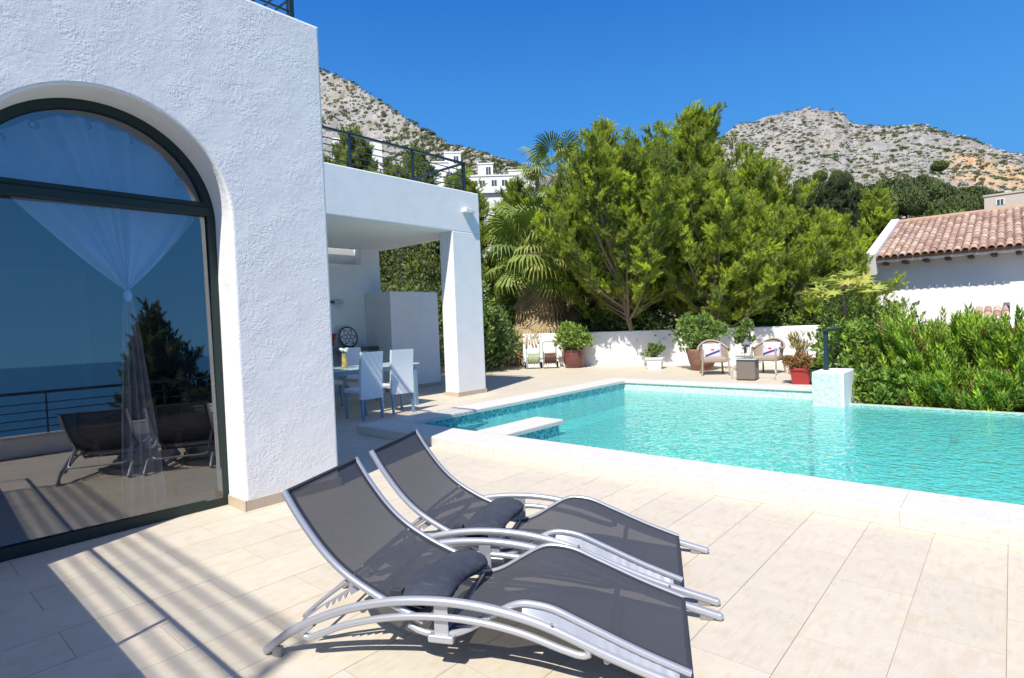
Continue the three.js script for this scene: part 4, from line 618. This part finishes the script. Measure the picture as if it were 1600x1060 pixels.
function boxPlanter(name, label, p, w, h, m, turn = 0) { const t = thing(name, label, 'planter', p, turn), s = new THREE.CylinderGeometry(w * 0.707, w * 0.58, h, 4, 1).rotateY(Math.PI / 4).translate(0, h / 2, 0); part('body', s.toNonIndexed(), m, t); t.children[0].geometry.computeVertexNormals(); part('rim', RB(-w * 0.56, w * 0.56, h - 0.03, h + 0.015, -w * 0.56, w * 0.56, 0.008), m, t); return t; }
boxPlanter('white_planter', 'white square planter against the shaded garden wall', [-7.4, 0, -14.4], 0.42, 0.3, whitePlastic, 0.3);
bush('potted_plant', 'low flowering plant in the white planter by the wall', [-7.4, 0.28, -14.4], [0.26, 0.2, 0.22], 420, { seed: 73, category: 'plant', leaf: 0.8, flowers: [7, mat([0.55, 0.06, 0.12], 0.7)] });
boxPlanter('white_planter', 'white square planter between the wicker armchairs', [-5.0, 0, -14.5], 0.42, 0.42, whitePlastic, 0.2);
bush('potted_plant', 'tall thin plant in the planter between the armchairs', [-5.0, 0.4, -14.5], [0.22, 0.5, 0.22], 420, { seed: 74, category: 'plant', leaf: 0.9, up: 1.2 });
boxPlanter('red_planter', 'red square planter near the mosaic block', [-3.12, 0, -12.15], 0.36, 0.3, mat([0.34, 0.035, 0.03], 0.5), 0.12);
bush('potted_plant', 'reddish succulent overflowing the red planter', [-3.12, 0.26, -12.15], [0.36, 0.18, 0.32], 1500, { seed: 75, category: 'plant', leaf: 0.55, ca: [0.16, 0.13, 0.03], cb: [0.36, 0.16, 0.06] });
pot('green_pot', 'dark green pot right of the red planter', [-2.75, 0, -12.0], [[0, 0], [0.12, 0], [0.17, 0.26], [0.19, 0.28], [0.19, 0.31], [0.16, 0.31], [0.15, 0.26], [0, 0.24]], mat([0.01, 0.07, 0.05], 0.4));
bush('potted_plant', 'yellowish tuft in the dark green pot', [-2.75, 0.26, -12.0], [0.16, 0.16, 0.16], 260, { seed: 76, category: 'plant', leaf: 0.7, ca: [0.12, 0.16, 0.02], cb: [0.3, 0.3, 0.05], up: 1 });
pot('green_pot', 'small green pot farther back, behind the red planter', [-3.6, 0, -13.9], [[0, 0], [0.14, 0], [0.2, 0.3], [0.22, 0.33], [0.22, 0.37], [0.18, 0.37], [0.17, 0.3], [0, 0.28]], mat([0.02, 0.1, 0.07], 0.4));
bush('potted_plant', 'wispy grass-like plant in the small green pot', [-3.6, 0.32, -13.9], [0.2, 0.35, 0.2], 260, { seed: 77, category: 'plant', leaf: 0.9, up: 2, ca: [0.2, 0.18, 0.05], cb: [0.3, 0.25, 0.1], geo: longLeaf });
pot('hanging_pot', 'small terracotta pot hung on the wall above the red planter', [-3.05, 0.62, -13.9], [[0, 0], [0.09, 0], [0.13, 0.18], [0.15, 0.2], [0.15, 0.23], [0.12, 0.23], [0.11, 0.18], [0, 0.16]], terracotta);
pot('hanging_pot', 'second terracotta pot just below the hung one', [-2.82, 0.42, -13.7], [[0, 0], [0.1, 0], [0.14, 0.18], [0.16, 0.2], [0.16, 0.23], [0.13, 0.23], [0.12, 0.18], [0, 0.16]], terracotta);
{ // stand that carries the two pots
  const t = thing('plant_stand', 'thin dark stand carrying two terracotta pots', 'stand', [-2.95, 0, -13.82]); part('pole', bar([0, 0, 0], [0, 0.64, 0], 0.012), black, t); part('foot', bar([-0.14, 0.012, 0], [0.14, 0.012, 0], 0.012), black, t); part('arm', [bar([-0.16, 0.612, -0.09], [0.06, 0.612, -0.05], 0.009), bar([0, 0.41, 0], [0.2, 0.41, 0.14], 0.009)], black, t);
}
{ // dark railing from the block along the far terrace
  const t = thing('garden_railing', 'dark blue railing rising from the mosaic block', 'railing', [-2.27, 0, -10.3]);
  part('post', B(-0.03, 0.03, 0.45, 1.07, -0.03, 0.03), darkMetal, t); part('handrail', RB(-0.035, 0.035, 1.07, 1.11, -2.6, 0.06, 0.01), darkMetal, t); for (const y of [0.55, 0.72, 0.89]) part('bar', B(-0.008, 0.008, y, y + 0.016, -2.55, -0.03), darkMetal, t); part('post', B(-0.03, 0.03, 0, 1.07, -2.58, -2.52), darkMetal, t);
}

// ------------------------------------------------------------------ tiled house on the right
{
  const X0 = -3.02, X1 = 5.2, ze = -20, ye = 2.93, zr = -25, yr = 4.5, h = thing('tiled_house', 'white house with a terracotta barrel-tile roof', 'house', [0, 0, 0]);
  part('wall', B(X0 - 0.2, X1, -2.2, 2.86, -29.5, ze - 0.58), plaster, h);
  part('eave_board', B(X0 - 0.02, X1, 2.80, 2.87, ze - 0.575, ze - 0.05), plaster, h);
  const L = Math.hypot(zr - ze, yr - ye), sl = Math.atan2(yr - ye, ze - zr);
  const roof = part('roof', [B(X0, X1, -0.08, 0, -L, 0).rotateX(sl).translate(0, ye, ze), B(X0, X1, -0.08, 0, 0, L).rotateX(-sl).translate(0, ye, 2 * zr - ze)], clay(0.3, 0.17, 0.11), h);
  part('gable_parapet', [RB(X0 - 0.26, X0 - 0.002, -0.5, 0.16, -L, 0.12, 0.02).rotateX(sl).translate(0, ye, ze)], plaster, h);
  part('ridge', bar([X0, yr + 0.02, zr], [X1, yr + 0.02, zr], 0.1, 10), clay(0.42, 0.27, 0.18), h);
  const n = 7, P = [], tl = 0.44; const arc = (rad, y, e) => Array.from({ length: n }, (_, k) => { const a = Math.PI * k / (n - 1); return [-Math.cos(a) * rad, Math.sin(a) * rad * 0.9 + e, y]; });
  const o0 = arc(0.088, 0, 0.012), o1 = arc(0.072, -tl, 0), i0 = arc(0.072, 0, 0.012), quad = (a, b, c, d) => P.push(...a, ...b, ...c, ...a, ...c, ...d);
  for (let k = 0; k < n - 1; k++) { quad(o0[k], o0[k + 1], o1[k + 1], o1[k]); quad(i0[k + 1], o0[k + 1], o0[k], i0[k]); }
  const tile = tris(P), pit = 0.181, step = 0.4, rows = Math.floor(L / step), r = rng(88), pal = [[0.42, 0.28, 0.205], [0.47, 0.335, 0.25], [0.36, 0.23, 0.165], [0.5, 0.38, 0.29], [0.4, 0.285, 0.225], [0.31, 0.2, 0.15]].map((c) => clay(...c)), rest = [[], []]; let cnt = 0;
  const cols = Math.floor((X1 - X0) / pit);
  for (let c = 0; c < cols; c++) for (let j = 0; j <= rows; j++) {
    const s = j * step - 0.12, y = ye + Math.sin(sl) * s + 0.01 + 0.012 * (r() - 0.3), z = ze - Math.cos(sl) * s, x = X0 + 0.1 + c * pit + 0.012 * (r() - 0.5);
    if (s + 0.3 > L) continue;
    if (c < 20 && cnt < 292) { const o = part('roof_tile', tile, pal[Math.floor(r() * 6)], roof); o.position.set(x, y, z); o.rotation.set(sl + 0.02, 0, (r() - 0.5) * 0.05); cnt++; }
    else rest[cnt++ % 2].push(tile.clone().rotateX(sl + 0.02).translate(x, y, z));
  }
  rest.forEach((q, k) => part('far_roof_tiles', mergeGeometries(q), pal[k], roof, { kind: 'stuff' }));
  for (let x = X0 + 0.12; x < X1; x += 0.5) part('rafter_end', RB(x, x + 0.13, 2.72, 2.80, ze - 0.6, ze - 0.07, 0.02), mat([0.14, 0.06, 0.04], 0.8), h);
  // lower lean-to roof in front, by its white side wall
  const lt = part('lean_to', B(-0.72, -0.05, 0.5, 1.05, -19.6, -18.7), plaster, h);
  for (let c = 0; c < 4; c++) for (let j = 0; j < 2; j++) { const o = part('roof_tile', tile, pal[(c + j) % 6], lt); o.position.set(-0.64 + c * 0.18, 1.06 + j * 0.13, -18.65 - j * 0.38); o.rotation.x = 0.33; }
  part('side_wall', new THREE.ExtrudeGeometry(new THREE.Shape([[18.4, -1.5], [20.2, -1.5], [20.2, 2.0], [19.4, 1.9], [18.4, 0.7]].map((p) => new THREE.Vector2(...p))), { depth: 0.3, bevelEnabled: false }).rotateY(Math.PI / 2).translate(-0.03, 0, 0), plaster, h);
}

// ------------------------------------------------------------------ far buildings
function farHouse(label, az, r, w, hgt, d, base, wins, o = {}) {
  const wallMat = o.m || plaster;
  const a = az * Math.PI / 180, x = Math.sin(a) * r, z = -Math.cos(a) * r, t = thing('hillside_house', label, 'house', [x, base, z], -a + (o.turn || 0));
  part('wall', RB(-w / 2, w / 2, -8, hgt, -d, 0, 0.05, 1), wallMat, t); part('roof', B(-w / 2 - 0.15, w / 2 + 0.15, hgt - 0.001, hgt + 0.25, -d - 0.15, 0.15), wallMat, t);
  for (const [wx, wy, ww, wh] of wins) { const q = part('window', B(wx - ww / 2, wx + ww / 2, wy, wy + wh, 0.002, 0.03), mat([0.06, 0.08, 0.1], 0.2), t); part('frame', [B(wx - ww / 2 - 0.1, wx + ww / 2 + 0.1, wy + wh, wy + wh + 0.1, 0.0, 0.08), B(wx - ww / 2 - 0.1, wx - ww / 2, wy, wy + wh, 0.0, 0.08), B(wx + ww / 2, wx + ww / 2 + 0.1, wy, wy + wh, 0.0, 0.08), B(-0.04 + wx, 0.04 + wx, wy, wy + wh, 0.031, 0.06)], plaster, q); }
  return t;
}
farHouse('plain white outbuilding behind the porch roof corner', -43.4, 30, 2.0, 1.9, 3, 6.3, [], {});
farHouse('white hillside house highest up on the left', -46.4, 122, 3.4, 2.9, 5, 34.8, [[0.7, 0.7, 1.0, 1.5]]);
farHouse('white hillside house with a tall window left of the palm crown', -43.2, 122, 3.2, 3.0, 5, 32.2, [[0.6, 0.8, 1.0, 1.6]]);
farHouse('long low white hillside house with a row of windows', -43.1, 112, 11, 2.5, 6, 27.6, [[-3.9, 0.6, 1.0, 1.1], [-2.4, 0.6, 1.0, 1.1], [-0.9, 0.6, 1.0, 1.1], [1.4, 0.6, 1.0, 1.1], [3.4, 0.6, 1.0, 1.1]]);
farHouse('white hillside house beside the dark palm crown', -39.6, 122, 5.5, 2.6, 5, 31.0, [[-1.2, 0.6, 1.0, 1.1], [1.4, 0.6, 1.0, 1.1]]);
farHouse('white hillside house partly hidden behind the railing', -49.3, 118, 10, 3.6, 5, 31.0, [[-2.5, 0.8, 1.2, 1.4], [0, 0.8, 1.2, 1.4], [2.5, 0.8, 1.2, 1.4]]);
farHouse('white hillside house at the left end of the railing', -55.5, 112, 9, 3.4, 5, 33.5, [[-2, 0.8, 1.2, 1.4], [2, 0.8, 1.2, 1.4]]);
farHouse('pale beige flat house far right above the tiled roof', 0.6, 122, 9, 2.2, 8, 16.9, [[-2.5, 0.6, 0.8, 0.9]], { m: mat([0.5, 0.43, 0.36], 0.9) });

// ------------------------------------------------------------------ trees and scrub on the hills
{
  const r = rng(300), blob = (n, seed, flat, w = 0.28) => { const q = rng(seed), P = []; for (let k = 0; k < n; k++) { const u = q() * 2 - 1, a = q() * 6.283, s = Math.sqrt(1 - u * u), e = 0.7 + 0.35 * q(), c = [s * Math.cos(a) * e, (u * 0.5 + 0.5) * flat * e * 1.6, s * Math.sin(a) * e]; const x = V(q() - 0.5, q() - 0.5, q() - 0.5).normalize().multiplyScalar(w), y = V(q() - 0.5, q() - 0.5, q() - 0.5).normalize().multiplyScalar(w); P.push(c[0] - x.x, c[1] - x.y, c[2] - x.z, c[0] + x.x, c[1] + x.y, c[2] + x.z, c[0] + y.x, c[1] + y.y + w * 0.5, c[2] + y.z); } return tris(P); };
  const scrubGeo = blob(110, 5, 0.5), items = [];
  for (let k = 0; k < 9500; k++) { const left = r() < 0.4, az = left ? lerp(-63, -38, r()) : lerp(-24, 4, r()), [, R] = profAt(az), q = Math.sqrt(r()), rr = lerp(left ? 60 : 150, R * 1.005, q), p = onGround(az, rr), n = fbm(p[0] / 25, 3, p[2] / 25, 3); if (n < -0.12 + 0.3 * r() - 0.18) continue; const sz = (0.35 + 0.9 * Math.pow(r(), 2.2)) * (left ? 0.9 : 1.35); items.push({ p: V(...p), d: UP.clone(), s: sz, c: tint(r, [0.045, 0.065, 0.02], [0.12, 0.14, 0.045]), roll: r() * 6 }); }
  const sc = instances(numbered('hillside_scrub'), scrubGeo, mat([1, 1, 1], 0.9, { side: THREE.DoubleSide }), items, scene); sc.userData = { kind: 'stuff', label: 'low green scrub dotted over the rocky slopes', category: 'scrub' };
  const rockGeo = new THREE.IcosahedronGeometry(1, 0); { const p = rockGeo.attributes.position, q = rng(15), m = new Map(); for (let i = 0; i < p.count; i++) { const key = [p.getX(i), p.getY(i), p.getZ(i)].map((v) => v.toFixed(3)).join(); if (!m.has(key)) m.set(key, [0.6 + 0.7 * q(), 0.45 + 0.5 * q(), 0.6 + 0.7 * q()]); const k = m.get(key); p.setXYZ(i, p.getX(i) * k[0], p.getY(i) * k[1], p.getZ(i) * k[2]); } rockGeo.computeVertexNormals(); }
  const rocks = []; for (let k = 0; k < 11000; k++) { const left = r() < 0.42, az = left ? lerp(-63, -38, r()) : lerp(-24, 4, r()), [, R] = profAt(az), rr = lerp(left ? 60 : 170, R * 1.0, Math.sqrt(r())), p = onGround(az, rr, -0.2), n = fbm(p[0] / 18, 9, p[2] / 18, 3); if (n < -0.05) continue; const kk = 0.8 + 0.4 * r(); rocks.push({ p: V(...p), d: V(r() - 0.5, 1.4, r() - 0.5), s: (0.3 + 1.3 * Math.pow(r(), 3)) * (left ? 0.8 : 1.5), c: C(0.33 * kk, 0.315 * kk, 0.285 * kk), roll: r() * 6 }); }
  const rk = instances(numbered('hillside_rocks'), rockGeo, mat([1, 1, 1], 0.95), rocks, scene); rk.userData = { kind: 'stuff', label: 'grey limestone rocks strewn over the slopes', category: 'rocks' };
  // belt of pines below the right mountain, and lone trees on the slope
  const crownGeo = blob(3000, 9, 0.75, 0.11), dark = [[0.07, 0.1, 0.026], [0.1, 0.135, 0.03], [0.05, 0.075, 0.02]].map((c) => mat(c, 0.9, { side: THREE.DoubleSide })), stem = bar([0, -1, 0], [0, 1, 0], 0.05, 6, 0.03);
  const tree = (label, p, w, hh, group, m) => { const t = thing('distant_pine', label, 'tree', p, r() * 6, group); part('trunk', stem, bark, t).scale.set(hh * 0.7, hh * 0.5, hh * 0.7); const c = part('crown', crownGeo, dark[m % 3], t); c.scale.set(w, hh * 0.62, w); c.position.y = hh * 0.22; };
  const NUM = 'first second third fourth fifth sixth seventh eighth ninth tenth eleventh twelfth thirteenth fourteenth fifteenth sixteenth seventeenth eighteenth nineteenth twentieth twenty-first twenty-second'.split(' ');
  for (let k = 0; k < 44; k++) { const az = lerp(-14.5, -2.6, (k % 22 + r()) / 22), rr = k < 22 ? lerp(225, 250, r()) : lerp(268, 310, r()); tree(`${k < 22 ? 'nearer-row' : 'farther-row'} dark pine, ${NUM[k % 22]} from the left in the belt below the mountain`, onGround(az, rr), 3.4 + 2.6 * r(), 7.5 + 5 * r(), 'belt of pines below the right mountain', k); }
  for (let k = 0; k < 9; k++) tree(`${NUM[k]} pine from the left in the clump below the orange quarry face`, onGround(lerp(-2.6, 1.6, (k + r()) / 9), lerp(275, 300, r())), 4.2 + 1.5 * r(), 8 + 3 * r(), 'clump of pines below the quarry', k);
  for (const [az, rr, w, hh, l] of [[-12.6, 350, 3.6, 8, 'left one of two round trees side by side on the right mountain'], [-11.3, 348, 3.2, 8, 'right one of two round trees side by side on the right mountain'], [-7.2, 345, 3.5, 6, 'round tree in the middle of the right mountain slope'], [-5.2, 335, 5.2, 6.5, 'broad dark tree low on the right mountain slope'], [-4.2, 390, 4.0, 7, 'round tree right of the middle, above the quarry']]) tree(l, onGround(az, rr), w, hh, undefined, 1);
  // green bank of shrubs in front of the far right house
  for (let k = 0; k < 7; k++) tree(`${NUM[k]} shrubby tree from the left just above the tiled roof`, onGround(lerp(-5.5, 2.5, (k + r()) / 7), lerp(62, 75, r())), 2.4 + r(), 4.5 + 1.5 * r(), 'green trees behind the tiled roof', 1);
}
renderer.render(scene, camera);
